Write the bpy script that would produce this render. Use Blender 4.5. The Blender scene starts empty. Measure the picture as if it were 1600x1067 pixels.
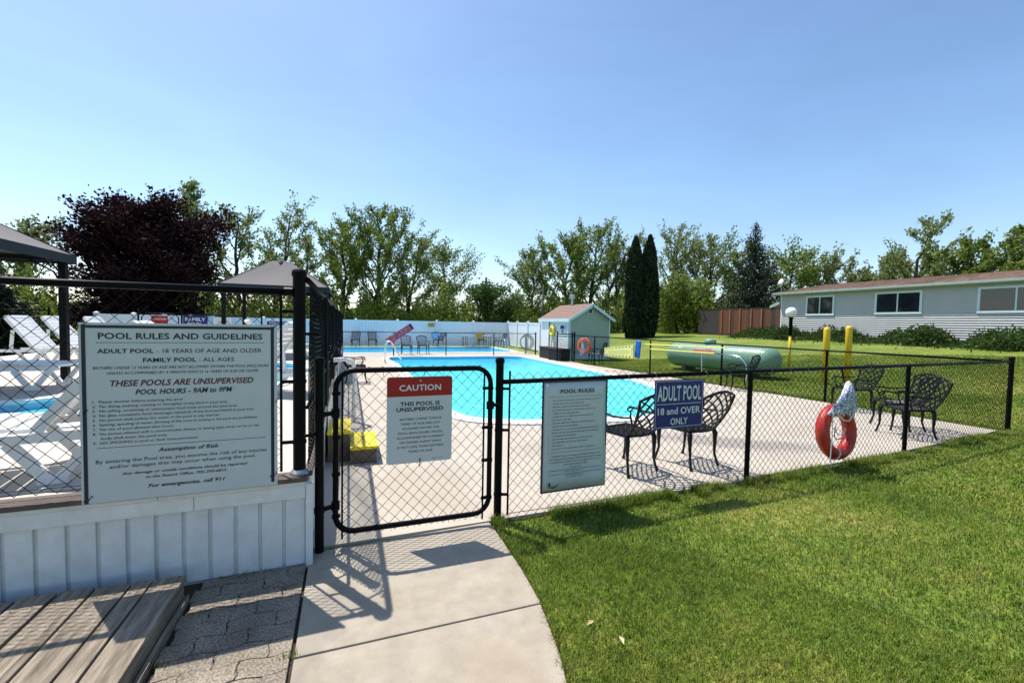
import bpy, bmesh, math, random
import numpy as np
from mathutils import Vector, Matrix
from mathutils.geometry import tessellate_polygon
PI = math.pi
rnd = random.Random(7)
NR = np.random.default_rng(11)
SC = bpy.context.scene
COL = SC.collection

# ------------------------------------------------------------------ camera
YAW, PITCH, ROLL, FOC, EYE = math.radians(20.5), math.radians(2.387), math.radians(1.09), 684.0, 1.65
def camera():
    f = Vector((math.sin(YAW)*math.cos(PITCH), math.cos(YAW)*math.cos(PITCH), -math.sin(PITCH)))
    u0 = Vector((math.sin(YAW)*math.sin(PITCH), math.cos(YAW)*math.sin(PITCH), math.cos(PITCH)))
    r0 = Vector((math.cos(YAW), -math.sin(YAW), 0))
    r = r0*math.cos(ROLL) + u0*math.sin(ROLL)
    u = u0*math.cos(ROLL) - r0*math.sin(ROLL)
    cd = bpy.data.cameras.new('camera'); co = bpy.data.objects.new('camera', cd); COL.objects.link(co)
    m = Matrix((r, u, -f)).transposed().to_4x4(); m.translation = (0, 0, EYE)
    co.matrix_world = m
    cd.sensor_width = 36; cd.lens = 36*FOC/1600; cd.clip_start = .05; cd.clip_end = 3000
    SC.camera = co
camera()
# ------------------------------------------------------------------ world and sun
SUN_EL, SUN_AZ = math.radians(64.8), math.radians(122.7)      # azimuth counted from +X
W = bpy.data.worlds.new('World'); SC.world = W; W.use_nodes = True
nt = W.node_tree; nt.nodes.clear()
sk = nt.nodes.new('ShaderNodeTexSky'); sk.sky_type = 'NISHITA'; sk.sun_disc = False
sk.sun_elevation = SUN_EL; sk.sun_rotation = PI/2 - SUN_AZ
sk.air_density = 1.0; sk.dust_density = .85; sk.ozone_density = 1.6; sk.altitude = 100
bg = nt.nodes.new('ShaderNodeBackground'); bg.inputs['Strength'].default_value = .148
wo = nt.nodes.new('ShaderNodeOutputWorld')
hs = nt.nodes.new('ShaderNodeHueSaturation'); hs.inputs['Saturation'].default_value = 1.09; hs.inputs['Hue'].default_value = .498
wn = nt.nodes.new('ShaderNodeTexNoise'); wn.inputs['Scale'].default_value = 2.2; wn.inputs['Detail'].default_value = 7; wn.inputs['Distortion'].default_value = .6
wt = nt.nodes.new('ShaderNodeTexCoord'); wm = nt.nodes.new('ShaderNodeMapping'); wm.inputs['Scale'].default_value = (1, 1.4, 4.5)
nt.links.new(wt.outputs['Generated'], wm.inputs[0]); nt.links.new(wm.outputs[0], wn.inputs['Vector'])
wr = nt.nodes.new('ShaderNodeMapRange'); wr.inputs[1].default_value = .35; wr.inputs[2].default_value = .8; wr.inputs[3].default_value = .97; wr.inputs[4].default_value = 1.07
nt.links.new(wn.outputs[0], wr.inputs[0]); nt.links.new(wr.outputs[0], hs.inputs['Value'])
nt.links.new(sk.outputs[0], hs.inputs['Color']); nt.links.new(hs.outputs[0], bg.inputs[0]); nt.links.new(bg.outputs[0], wo.inputs[0])
sv = Vector((math.cos(SUN_AZ)*math.cos(SUN_EL), math.sin(SUN_AZ)*math.cos(SUN_EL), math.sin(SUN_EL)))
sd = bpy.data.lights.new('sun', 'SUN'); sd.energy = 5.0; sd.angle = math.radians(.5); sd.color = (1, .95, .87)
so = bpy.data.objects.new('sun', sd); COL.objects.link(so)
so.rotation_euler = sv.to_track_quat('Z', 'Y').to_euler(); so.location = (0, 0, 30)
SC.view_settings.view_transform = 'Standard'; SC.view_settings.look = 'None'
SC.view_settings.exposure = 0.46; SC.view_settings.gamma = 1; SC.view_settings.use_curve_mapping = False
SC.render.engine = 'CYCLES'

# ------------------------------------------------------------------ materials
MATS = {}
def M(name, col, rough=.6, var=0, vscale=6, bump=0, bscale=40, metal=0, spec=.4, col2=None, c2scale=3, c2amt=.5, stretch=None, trans=0, isl=0, coat=0):
    """procedural Principled material: base colour with noise variation, second colour in patches, bump"""
    if name in MATS: return MATS[name]
    m = bpy.data.materials.new(name); m.use_nodes = True; MATS[name] = m
    t = m.node_tree; N = t.nodes; L = t.links
    b = N['Principled BSDF']; b.inputs['Roughness'].default_value = rough; b.inputs['Metallic'].default_value = metal
    b.inputs['Specular IOR Level'].default_value = spec
    if coat: b.inputs['Coat Weight'].default_value = coat
    tc = N.new('ShaderNodeTexCoord'); src = tc.outputs['Object']
    if stretch:
        mp = N.new('ShaderNodeMapping'); mp.inputs['Scale'].default_value = stretch
        L.new(src, mp.inputs[0]); src = mp.outputs[0]
    def noise(scale, det=5):
        n = N.new('ShaderNodeTexNoise'); n.inputs['Scale'].default_value = scale; n.inputs['Detail'].default_value = det
        n.inputs['Roughness'].default_value = .62
        L.new(src, n.inputs['Vector']); return n.outputs['Fac']
    def rng(s, a, b2, lo=.3, hi=.7):
        r = N.new('ShaderNodeMapRange'); r.inputs[1].default_value = lo; r.inputs[2].default_value = hi
        r.inputs[3].default_value = a; r.inputs[4].default_value = b2; L.new(s, r.inputs[0]); return r.outputs[0]
    rgb = N.new('ShaderNodeRGB'); rgb.outputs[0].default_value = (*col, 1); c = rgb.outputs[0]
    if col2:
        mx = N.new('ShaderNodeMix'); mx.data_type = 'RGBA'; L.new(rng(noise(c2scale), 0, c2amt), mx.inputs[0])
        L.new(c, mx.inputs[6]); mx.inputs[7].default_value = (*col2, 1); c = mx.outputs[2]
    if var:
        h = N.new('ShaderNodeHueSaturation'); L.new(rng(noise(vscale), 1-var, 1+var), h.inputs['Value']); L.new(c, h.inputs['Color']); c = h.outputs[0]
    if isl:
        g = N.new('ShaderNodeNewGeometry'); h = N.new('ShaderNodeHueSaturation')
        r = N.new('ShaderNodeMapRange'); r.inputs[3].default_value = 1-isl; r.inputs[4].default_value = 1+isl
        L.new(g.outputs['Random Per Island'], r.inputs[0]); L.new(r.outputs[0], h.inputs['Value']); L.new(c, h.inputs['Color']); c = h.outputs[0]
    L.new(c, b.inputs['Base Color'])
    if bump:
        bp = N.new('ShaderNodeBump'); bp.inputs['Strength'].default_value = bump; bp.inputs['Distance'].default_value = .01
        L.new(noise(bscale, 8), bp.inputs['Height']); L.new(bp.outputs[0], b.inputs['Normal'])
    if trans:
        tr = N.new('ShaderNodeBsdfTranslucent'); L.new(c, tr.inputs[0])
        ms = N.new('ShaderNodeMixShader'); ms.inputs[0].default_value = trans
        L.new(b.outputs[0], ms.inputs[1]); L.new(tr.outputs[0], ms.inputs[2]); L.new(ms.outputs[0], N['Material Output'].inputs[0])
    return m
black = M('black_vinyl', (.003, .003, .0045), .42, spec=.09, var=.3, vscale=30)
wireM = M('black_wire', (.003, .003, .004), .45, spec=.08)
castM = M('cast_aluminium_black', (.005, .005, .007), .38, spec=.3)
white = M('white_vinyl', (.74, .77, .8), .45, var=.04, vscale=2)
resin = M('white_resin', (.78, .78, .77), .35, var=.05, vscale=5, spec=.5)
skirtM = M('painted_white_wood', (.70, .72, .72), .5, var=.07, vscale=4, bump=.25, bscale=60, col2=(.46, .45, .40), c2scale=9, c2amt=.4)
capM = M('brown_cap_board', (.10, .075, .06), .7, var=.25, vscale=12, bump=.4, bscale=80)
conc = M('concrete', (.43, .385, .325), .85, var=.10, vscale=1.6, bump=.35, bscale=180, col2=(.36, .31, .25), c2scale=.9, c2amt=.45)
pathM = M('path_concrete', (.36, .315, .255), .85, var=.14, vscale=7, bump=.5, bscale=160, col2=(.31, .26, .19), c2scale=2.2, c2amt=.7)
deckfloorM = M('pink_deck_surface', (.50, .45, .39), .8, var=.06, vscale=3, bump=.2, bscale=90, col2=(.40, .36, .33), c2scale=1.5, c2amt=.4)
copM = M('white_coping', (.74, .74, .72), .5, var=.05, vscale=3)
linerM = M('pool_liner', (.25, .55, .72), .4, var=.1, vscale=8)
soilM = M('soil', (.045, .035, .025), .95, var=.3, vscale=20, bump=.8, bscale=60)
chromeM = M('stainless', (.7, .72, .74), .18, metal=1)
galvM = M('galvanised', (.45, .47, .48), .4, metal=.9, var=.1)
yelM = M('yellow_paint', (.74, .48, .02), .42, var=.10, vscale=14, bump=.15, col2=(.5, .32, .03), c2scale=6, c2amt=.4)
yel2M = M('yellow_plastic', (.78, .72, .25), .4, var=.05)
yel3M = M('bright_yellow_tread', (.80, .62, .03), .5, var=.06, vscale=20)
signM = M('sign_face', (.50, .55, .56), .35, var=.05, vscale=3, spec=.45, col2=(.43, .47, .47), c2scale=5, c2amt=.3)
redM = M('sign_red', (.30, .004, .012), .3, spec=.4)
blueM = M('sign_blue', (.008, .012, .16), .3, spec=.4)
inkM = M('ink_black', (.008, .008, .014), .5)
inkR = M('ink_dark_red', (.10, .005, .025), .5)
printW = M('print_white', (.62, .66, .68), .4)
navyM = M('navy_edge', (.01, .012, .03), .4)
tankM = M('tank_green', (.15, .27, .19), .42, var=.05, vscale=2, spec=.4)
roofM = M('shingle_brown', (.22, .15, .125), .9, var=.25, vscale=14, col2=(.22, .13, .10), c2scale=30, c2amt=.9, bump=.5, bscale=50)
shedG = M('shed_green_siding', (.38, .46, .38), .6, var=.06, vscale=4)
shedW = M('shed_cream_siding', (.72, .72, .66), .6, var=.06, vscale=4)
trimM = M('pale_blue_trim', (.55, .66, .68), .5, var=.05)
houseM = M('house_grey_siding', (.52, .515, .49), .6, var=.06, vscale=1.5, col2=(.55, .54, .50), c2scale=.8, c2amt=.5)
frameM = M('window_frame', (.68, .78, .78), .45)
glassM = M('window_glass', (.022, .027, .035), .05, spec=.8, var=.5, vscale=1.2)
gutterM = M('gutter_green_grey', (.40, .47, .44), .4, var=.08)
cedarM = M('cedar_board', (.14, .055, .03), .75, var=.35, vscale=9, bump=.4, stretch=(6, 6, .6), isl=.25)
cedarD = M('weathered_board', (.05, .042, .04), .8, var=.35, vscale=9, bump=.4, stretch=(6, 6, .6), isl=.25)
cedarO = M('new_cedar_strip', (.30, .12, .05), .7, var=.2, vscale=9)
canvasM = M('grey_canvas', (.13, .12, .12), .8, var=.07, vscale=4)
canvasD = M('dark_canvas', (.018, .018, .022), .8, var=.1, vscale=4)
gzM = M('gazebo_frame', (.008, .007, .008), .5, spec=.12)
orangeM = M('ring_orange_red', (.36, .016, .010), .4, var=.25, vscale=9, bump=.5, bscale=25, col2=(.50, .05, .02), c2scale=7, c2amt=.5)
hoseM = M('grey_hose', (.30, .31, .33), .45, var=.1)
barkM = M('bark', (.055, .045, .038), .9, var=.3, vscale=6, bump=.8, bscale=20)
poleM = M('pole_wood', (.07, .055, .045), .9)
boxM = M('black_plastic_box', (.012, .012, .013), .45)
blueP = M('blue_plastic', (.01, .10, .45), .4)
globeM = M('white_globe', (.82, .82, .80), .25)
blindM = M('skylight_white', (.7, .7, .68), .5)

def blotch(m, spots):
    N = m.node_tree.nodes; L = m.node_tree.links; b = N['Principled BSDF']; c = b.inputs['Base Color'].links[0].from_socket
    tc = N.new('ShaderNodeTexCoord'); n = N.new('ShaderNodeTexNoise'); n.inputs['Scale'].default_value = 1.7; n.inputs['Detail'].default_value = 6; L.new(tc.outputs['Object'], n.inputs['Vector'])
    for (x, y, sx, sy, rz, col, amt) in spots:
        va = N.new('ShaderNodeVectorMath'); va.operation = 'MULTIPLY_ADD'; L.new(n.outputs['Color'], va.inputs[0]); va.inputs[1].default_value = (.8, .8, 0); L.new(tc.outputs['Object'], va.inputs[2])
        mp = N.new('ShaderNodeMapping'); mp.vector_type = 'TEXTURE'; mp.inputs['Location'].default_value = (x+.4, y+.4, 0); mp.inputs['Rotation'].default_value = (0, 0, rz); mp.inputs['Scale'].default_value = (sx, sy, 100); L.new(va.outputs[0], mp.inputs[0])
        ln = N.new('ShaderNodeVectorMath'); ln.operation = 'LENGTH'; L.new(mp.outputs[0], ln.inputs[0])
        mr = N.new('ShaderNodeMapRange'); mr.inputs[1].default_value = .55; mr.inputs[2].default_value = 1.05; mr.inputs[3].default_value = amt; mr.inputs[4].default_value = 0; L.new(ln.outputs['Value'], mr.inputs[0])
        mx = N.new('ShaderNodeMix'); mx.data_type = 'RGBA'; L.new(mr.outputs[0], mx.inputs[0]); L.new(c, mx.inputs[6]); mx.inputs[7].default_value = (*col, 1); c = mx.outputs[2]
    L.new(c, b.inputs['Base Color'])
blotch(conc, [(5.15,4.75,1.5,.42,math.radians(-35),(.22,.20,.18),.75),(2.6,5.3,.9,.3,.5,(.34,.29,.23),.5),(.7,4.3,.5,.8,.2,(.36,.30,.23),.5),(6.9,5.0,.8,.35,.3,(.36,.31,.25),.5),(9.0,12,.6,3,0,(.33,.29,.25),.5),(1.0,9,.4,2.2,0,(.34,.30,.25),.4)])  # first a broad darker grey band, then smaller stains
blotch(pathM, [(.75,1.9,.28,.35,.3,(.33,.25,.16),.35),(.0,2.6,.25,.2,0,(.25,.22,.18),.5),(-.15,1.2,.12,1.4,0,(.22,.19,.15),.6)])  # stains on the path slabs
def plank_mat():
    m = M('weathered_plank', (.42, .345, .26), .85, var=.34, vscale=5, bump=.9, bscale=30, stretch=(14, 1.1, 14), col2=(.12, .095, .07), c2scale=2.4, c2amt=.95)
    return m
plankM = plank_mat()
def speck(name, a, b, scale, rough=.9, bump=.6):
    m = bpy.data.materials.new(name); m.use_nodes = True; t = m.node_tree; N = t.nodes; L = t.links; bs = N['Principled BSDF']
    bs.inputs['Roughness'].default_value = rough
    tc = N.new('ShaderNodeTexCoord')
    n1 = N.new('ShaderNodeTexNoise'); n1.inputs['Scale'].default_value = scale; n1.inputs['Detail'].default_value = 3; L.new(tc.outputs['Object'], n1.inputs['Vector'])
    n2 = N.new('ShaderNodeTexNoise'); n2.inputs['Scale'].default_value = 5; n2.inputs['Detail'].default_value = 6; L.new(tc.outputs['Object'], n2.inputs['Vector'])
    r = N.new('ShaderNodeValToRGB'); r.color_ramp.elements[0].position = .38; r.color_ramp.elements[0].color = (*a, 1); r.color_ramp.elements[1].position = .62; r.color_ramp.elements[1].color = (*b, 1)
    L.new(n1.outputs[0], r.inputs[0])
    h = N.new('ShaderNodeHueSaturation'); mr = N.new('ShaderNodeMapRange'); mr.inputs[1].default_value = .3; mr.inputs[2].default_value = .7; mr.inputs[3].default_value = .7; mr.inputs[4].default_value = 1.25
    L.new(n2.outputs[0], mr.inputs[0]); L.new(mr.outputs[0], h.inputs['Value']); L.new(r.outputs[0], h.inputs['Color']); L.new(h.outputs[0], bs.inputs['Base Color'])
    bp = N.new('ShaderNodeBump'); bp.inputs['Strength'].default_value = bump; bp.inputs['Distance'].default_value = .004; L.new(n1.outputs[0], bp.inputs['Height']); L.new(bp.outputs[0], bs.inputs['Normal'])
    MATS[name] = m; return m
paverM = speck('paver_concrete', (.13, .105, .075), (.29, .245, .19), 95)
ropeM = speck('braided_rope', (.10, .12, .28), (.75, .75, .78), 55, .8, .4)

def water_mat(name, shallow, deep, y0, y1, axis=1):
    m = bpy.data.materials.new(name); m.use_nodes = True; t = m.node_tree; N = t.nodes; L = t.links; b = N['Principled BSDF']
    b.inputs['Roughness'].default_value = .05; b.inputs['IOR'].default_value = 1.33; b.inputs['Specular IOR Level'].default_value = .5
    tc = N.new('ShaderNodeTexCoord'); sp = N.new('ShaderNodeSeparateXYZ'); L.new(tc.outputs['Object'], sp.inputs[0])
    mr = N.new('ShaderNodeMapRange'); mr.inputs[1].default_value = y0; mr.inputs[2].default_value = y1; L.new(sp.outputs[axis], mr.inputs[0])
    mx = N.new('ShaderNodeMix'); mx.data_type = 'RGBA'; mx.inputs[6].default_value = (*shallow, 1); mx.inputs[7].default_value = (*deep, 1); L.new(mr.outputs[0], mx.inputs[0])
    v = N.new('ShaderNodeTexVoronoi'); v.feature = 'SMOOTH_F1'; v.inputs['Scale'].default_value = 3.2  # caustic ripple light, painted into the water colour
    n0 = N.new('ShaderNodeTexNoise'); n0.inputs['Scale'].default_value = 2.5; L.new(tc.outputs['Object'], n0.inputs['Vector'])
    va = N.new('ShaderNodeVectorMath'); va.operation = 'ADD'; L.new(tc.outputs['Object'], va.inputs[0]); L.new(n0.outputs['Color'], va.inputs[1]); L.new(va.outputs[0], v.inputs['Vector'])
    m2 = N.new('ShaderNodeMapRange'); m2.inputs[1].default_value = .15; m2.inputs[2].default_value = .65; m2.inputs[3].default_value = .86; m2.inputs[4].default_value = 1.14; L.new(v.outputs['Distance'], m2.inputs[0])
    h = N.new('ShaderNodeHueSaturation'); L.new(m2.outputs[0], h.inputs['Value']); L.new(mx.outputs[2], h.inputs['Color']); L.new(h.outputs[0], b.inputs['Base Color'])
    n = N.new('ShaderNodeTexNoise'); n.inputs['Scale'].default_value = 5; n.inputs['Detail'].default_value = 4; L.new(tc.outputs['Object'], n.inputs['Vector'])
    bp = N.new('ShaderNodeBump'); bp.inputs['Strength'].default_value = .55; bp.inputs['Distance'].default_value = .05; L.new(n.outputs[0], bp.inputs['Height']); L.new(bp.outputs[0], b.inputs['Normal'])
    MATS[name] = m; return m
waterA = water_mat('adult_pool_water', (.10, .74, .78), (.025, .42, .66), 14, 20.3)
waterB = water_mat('far_pool_water', (.03, .42, .66), (.03, .42, .66), 0, 1)
waterC = water_mat('family_pool_water', (.02, .24, .62), (.10, .52, .62), 5.4, 6.4)

def grass_mat(name, blades):
    m = bpy.data.materials.new(name); m.use_nodes = True; t = m.node_tree; N = t.nodes; L = t.links; b = N['Principled BSDF']
    b.inputs['Roughness'].default_value = .6; b.inputs['Specular IOR Level'].default_value = .25
    g = N.new('ShaderNodeNewGeometry')
    def noise(scale, det=4):
        n = N.new('ShaderNodeTexNoise'); n.inputs['Scale'].default_value = scale; n.inputs['Detail'].default_value = det; L.new(g.outputs['Position'], n.inputs['Vector']); return n.outputs[0]
    r = N.new('ShaderNodeValToRGB'); e = r.color_ramp.elements
    e[0].position = .34; e[0].color = (.095, .165, .017, 1); e[1].position = .66; e[1].color = (.32, .32, .07, 1)
    e2 = r.color_ramp.elements.new(.5); e2.color = (.175, .245, .028, 1)
    ad = N.new('ShaderNodeMath'); ad.operation = 'ADD'; mu = N.new('ShaderNodeMath'); mu.operation = 'MULTIPLY'; mu.inputs[1].default_value = .55
    L.new(noise(.55, 3), mu.inputs[0]); mu2 = N.new('ShaderNodeMath'); mu2.operation = 'MULTIPLY'; mu2.inputs[1].default_value = .45; L.new(noise(7), mu2.inputs[0])
    L.new(mu.outputs[0], ad.inputs[0]); L.new(mu2.outputs[0], ad.inputs[1]); L.new(ad.outputs[0], r.inputs[0]); c = r.outputs[0]
    h = N.new('ShaderNodeHueSaturation'); mr = N.new('ShaderNodeMapRange')
    if blades:
        mr.inputs[3].default_value = .4; mr.inputs[4].default_value = 1.65; L.new(g.outputs['Random Per Island'], mr.inputs[0])
    else:
        mr.inputs[1].default_value = .3; mr.inputs[2].default_value = .7; mr.inputs[3].default_value = .55; mr.inputs[4].default_value = 1.35; L.new(noise(30, 8), mr.inputs[0])
    L.new(mr.outputs[0], h.inputs['Value']); L.new(c, h.inputs['Color']); c = h.outputs[0]
    if blades:   # some dry straw-coloured blades
        gt = N.new('ShaderNodeMath'); gt.operation = 'GREATER_THAN'; gt.inputs[1].default_value = .93; L.new(g.outputs['Random Per Island'], gt.inputs[0])
        mx = N.new('ShaderNodeMix'); mx.data_type = 'RGBA'; L.new(gt.outputs[0], mx.inputs[0]); L.new(c, mx.inputs[6]); mx.inputs[7].default_value = (.30, .27, .11, 1); c = mx.outputs[2]
    L.new(c, b.inputs['Base Color'])
    if blades:
        tr = N.new('ShaderNodeBsdfTranslucent'); L.new(c, tr.inputs[0]); ms = N.new('ShaderNodeMixShader'); ms.inputs[0].default_value = .4
        L.new(b.outputs[0], ms.inputs[1]); L.new(tr.outputs[0], ms.inputs[2]); L.new(ms.outputs[0], N['Material Output'].inputs[0])
    else:
        bp = N.new('ShaderNodeBump'); bp.inputs['Strength'].default_value = .9; bp.inputs['Distance'].default_value = .05; L.new(noise(60, 8), bp.inputs['Height']); L.new(bp.outputs[0], b.inputs['Normal'])
    MATS[name] = m; return m
lawnM = grass_mat('lawn', False); bladeM = grass_mat('grass_blade', True)
def leaf(name, col, isl=.35, trans=.38, rough=.55): return M(name, col, rough, isl=isl, trans=trans, spec=.3)
leafA = leaf('leaf_green', (.17, .23, .042)); leafB = leaf('leaf_grey_green', (.20, .25, .082)); leafC = leaf('leaf_bright', (.20, .25, .035))
leafD = leaf('leaf_dark', (.065, .115, .028)); leafP = M('leaf_purple', (.028, .009, .013), .7, isl=.6, trans=.15, spec=.1)
leafW = leaf('leaf_willow', (.22, .26, .10)); needle = leaf('needle_dark', (.018, .032, .014), trans=.1); needle2 = leaf('needle_spruce', (.030, .048, .026), trans=.12)
weedM = leaf('weed_green', (.055, .10, .022))

# ------------------------------------------------------------------ mesh helpers
class MB:
    def __init__(s): s.v = []; s.f = []
    def add(s, vs, fs):
        o = len(s.v); s.v += [tuple(p) for p in vs]; s.f += [tuple(i+o for i in f) for f in fs]
    def box(s, x0, x1, y0, y1, z0, z1):
        s.add([(x0,y0,z0),(x1,y0,z0),(x1,y1,z0),(x0,y1,z0),(x0,y0,z1),(x1,y0,z1),(x1,y1,z1),(x0,y1,z1)],
              [(3,2,1,0),(4,5,6,7),(0,1,5,4),(1,2,6,5),(2,3,7,6),(3,0,4,7)]); return s
    def bar(s, a, b, w, h, up=(0,0,1)):
        """rectangular bar from a to b, w across, h along 'up'"""
        a = Vector(a); b = Vector(b); d = (b-a).normalized(); u = Vector(up)
        if abs(d.dot(u)) > .98: u = Vector((0,1,0))
        sd_ = d.cross(u).normalized(); u = sd_.cross(d).normalized(); vs = []
        for p in (a, b):
            for i, j in ((-1,-1),(1,-1),(1,1),(-1,1)): vs.append(p + sd_*(w/2*i) + u*(h/2*j))
        s.add(vs, [(0,1,2,3),(7,6,5,4),(0,4,5,1),(1,5,6,2),(2,6,7,3),(3,7,4,0)]); return s
    def tube(s, pts, r, n=8, cap=True, closed=False):
        pts = [Vector(p) for p in pts]; k = len(pts)
        rs = r if isinstance(r, (list, tuple)) else [r]*k
        o = len(s.v); last = None
        for i, p in enumerate(pts):
            if closed: d = (pts[(i+1) % k]-pts[i-1])
            else: d = pts[min(i+1, k-1)]-pts[max(i-1, 0)]
            d.normalize()
            if last is None:
                ref = Vector((0,0,1)) if abs(d.z) < .9 else Vector((1,0,0)); u = d.cross(ref).normalized()
            else: u = (last - d*last.dot(d)).normalized()
            last = u; w = d.cross(u)
            for j in range(n):
                a = 2*PI*j/n; s.v.append(tuple(p + (u*math.cos(a)+w*math.sin(a))*rs[i]))
        for i in range(k if closed else k-1):
            i2 = (i+1) % k
            for j in range(n):
                s.f.append((o+i*n+j, o+i*n+(j+1) % n, o+i2*n+(j+1) % n, o+i2*n+j))
        if cap and not closed:
            s.f.append(tuple(o+j for j in range(n))[::-1]); s.f.append(tuple(o+(k-1)*n+j for j in range(n)))
        return s
    def lathe(s, prof, n=16, c=(0,0,0), axis='z'):
        """prof: list of (r, z)"""
        o = len(s.v)
        for r, z in prof:
            for j in range(n):
                a = 2*PI*j/n; x, y = r*math.cos(a), r*math.sin(a)
                p = (x, y, z) if axis == 'z' else ((x, z, y) if axis == 'y' else (z, x, y))
                s.v.append((p[0]+c[0], p[1]+c[1], p[2]+c[2]))
        for i in range(len(prof)-1):
            for j in range(n): s.f.append((o+i*n+j, o+i*n+(j+1) % n, o+(i+1)*n+(j+1) % n, o+(i+1)*n+j))
        s.f.append(tuple(o+j for j in range(n))[::-1]); s.f.append(tuple(o+(len(prof)-1)*n+j for j in range(n))); return s
    def prism(s, poly, z0, z1):
        n = len(poly); o = len(s.v)
        s.v += [(x, y, z0) for x, y in poly] + [(x, y, z1) for x, y in poly]
        s.f.append(tuple(range(o+n-1, o-1, -1))); s.f.append(tuple(range(o+n, o+2*n)))
        for i in range(n): j = (i+1) % n; s.f.append((o+i, o+j, o+n+j, o+n+i))
        return s
    def mesh(s, name, mat, smooth=False):
        me = bpy.data.meshes.new(name); me.from_pydata(s.v, [], s.f)
        if mat: me.materials.append(mat)
        if smooth: me.polygons.foreach_set('use_smooth', [True]*len(me.polygons))
        me.update(); return me
    def build(s, name, mat, parent=None, smooth=False, loc=None, rz=0):
        o = bpy.data.objects.new(name, s.mesh(name, mat, smooth)); COL.objects.link(o)
        if parent: o.parent = parent
        if loc: o.location = loc
        if rz: o.rotation_euler.z = rz
        return o
def np_obj(name, V, F, mat, parent=None, smooth=False):
    """V (n,3) float, F (m,k) int, all faces k-gons"""
    me = bpy.data.meshes.new(name); k = F.shape[1]
    me.vertices.add(len(V)); me.vertices.foreach_set('co', V.astype(np.float32).ravel())
    me.loops.add(F.size); me.loops.foreach_set('vertex_index', F.astype(np.int32).ravel())
    me.polygons.add(len(F)); me.polygons.foreach_set('loop_start', np.arange(0, F.size, k, dtype=np.int32))
    me.polygons.foreach_set('loop_total', np.full(len(F), k, dtype=np.int32))
    if smooth: me.polygons.foreach_set('use_smooth', np.ones(len(F), dtype=bool))
    me.materials.append(mat); me.update(calc_edges=True); me.validate()
    o = bpy.data.objects.new(name, me); COL.objects.link(o)
    if parent: o.parent = parent
    return o
def tag(o, label, cat, group=None, kind=None):
    if label: o['label'] = label
    if cat: o['category'] = cat
    if group: o['group'] = group
    if kind: o['kind'] = kind
    return o
def thing(name, label, cat, loc=(0,0,0), rz=0, group=None):
    o = bpy.data.objects.new(name, None); COL.objects.link(o); o.location = loc; o.rotation_euler = (0,0,rz); o.empty_display_size = .2
    return tag(o, label, cat, group)
def struct(o): o['kind'] = 'structure'; return o
def dup(root, loc, rz, label, group=None, scale=None):
    r = root.copy(); COL.objects.link(r); r.location = loc; r.rotation_euler = (0,0,rz); r['label'] = label
    if group: r['group'] = group
    if scale: r.scale = scale
    for ch in list(root.children):
        c = ch.copy(); COL.objects.link(c); c.parent = r
        for g in ch.children:
            d = g.copy(); COL.objects.link(d); d.parent = c
    return r
def arc(cx, cy, r, a0, a1, n): return [(cx+r*math.cos(a0+(a1-a0)*i/n), cy+r*math.sin(a0+(a1-a0)*i/n)) for i in range(n+1)]
def sheet_with_holes(name, outer, holes, z, mat, parent=None):
    loops = [[Vector((x, y, 0)) for x, y in outer]] + [[Vector((x, y, 0)) for x, y in h] for h in holes]
    tri = tessellate_polygon(loops); vs = [(p.x, p.y, z) for l in loops for p in l]
    fs = []
    for t in tri:
        a, b, c = (Vector(vs[i]) for i in t)
        fs.append(tuple(t) if (b-a).cross(c-a).z > 0 else tuple(t)[::-1])
    m = MB(); m.add(vs, fs); return m.build(name, mat, parent)
def smooth_poly(pts, n=6):
    out = []; k = len(pts)
    for i in range(k):
        p0, p1, p2, p3 = (pts[(i+j) % k] for j in (-1, 0, 1, 2))
        for q in range(n):
            t = q/n
            out.append(tuple(.5*(2*p1[a]+(p2[a]-p0[a])*t+(2*p0[a]-5*p1[a]+4*p2[a]-p3[a])*t*t+(3*p1[a]-p0[a]-3*p2[a]+p3[a])*t**3) for a in (0, 1)))
    return out
def offset_poly(p, d):
    out = []; k = len(p); area = sum(p[i][0]*p[(i+1) % k][1]-p[(i+1) % k][0]*p[i][1] for i in range(k)); sg = 1 if area > 0 else -1
    for i in range(k):
        a = Vector(p[i-1]); b = Vector(p[i]); c = Vector(p[(i+1) % k])
        n1 = Vector(((b-a).y, -(b-a).x)).normalized(); n2 = Vector(((c-b).y, -(c-b).x)).normalized(); n = (n1+n2)
        n = n.normalized()/max(.4, math.sqrt((1+n1.dot(n2))/2)); out.append(tuple(b + n*d*sg))
    return out
def sst(a, b, x): t = np.clip((x-a)/(b-a), 0, 1); return t*t*(3-2*t)
def terrain(x, y):
    x = np.asarray(x, float); y = np.asarray(y, float)
    return -.025 + 1.12*sst(11.2, 24.5, x) + .35*sst(24, 40, y)*sst(9, 14, x)*(1-sst(11.2, 24.5, x)) \
        + .6*sst(60, 200, np.hypot(x, y)) + .012*np.sin(x*1.3+y*.7)*np.sin(y*1.1-x*.4)*sst(4, 8, np.hypot(x, y))
def tz(x, y): return float(terrain(x, y))

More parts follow.
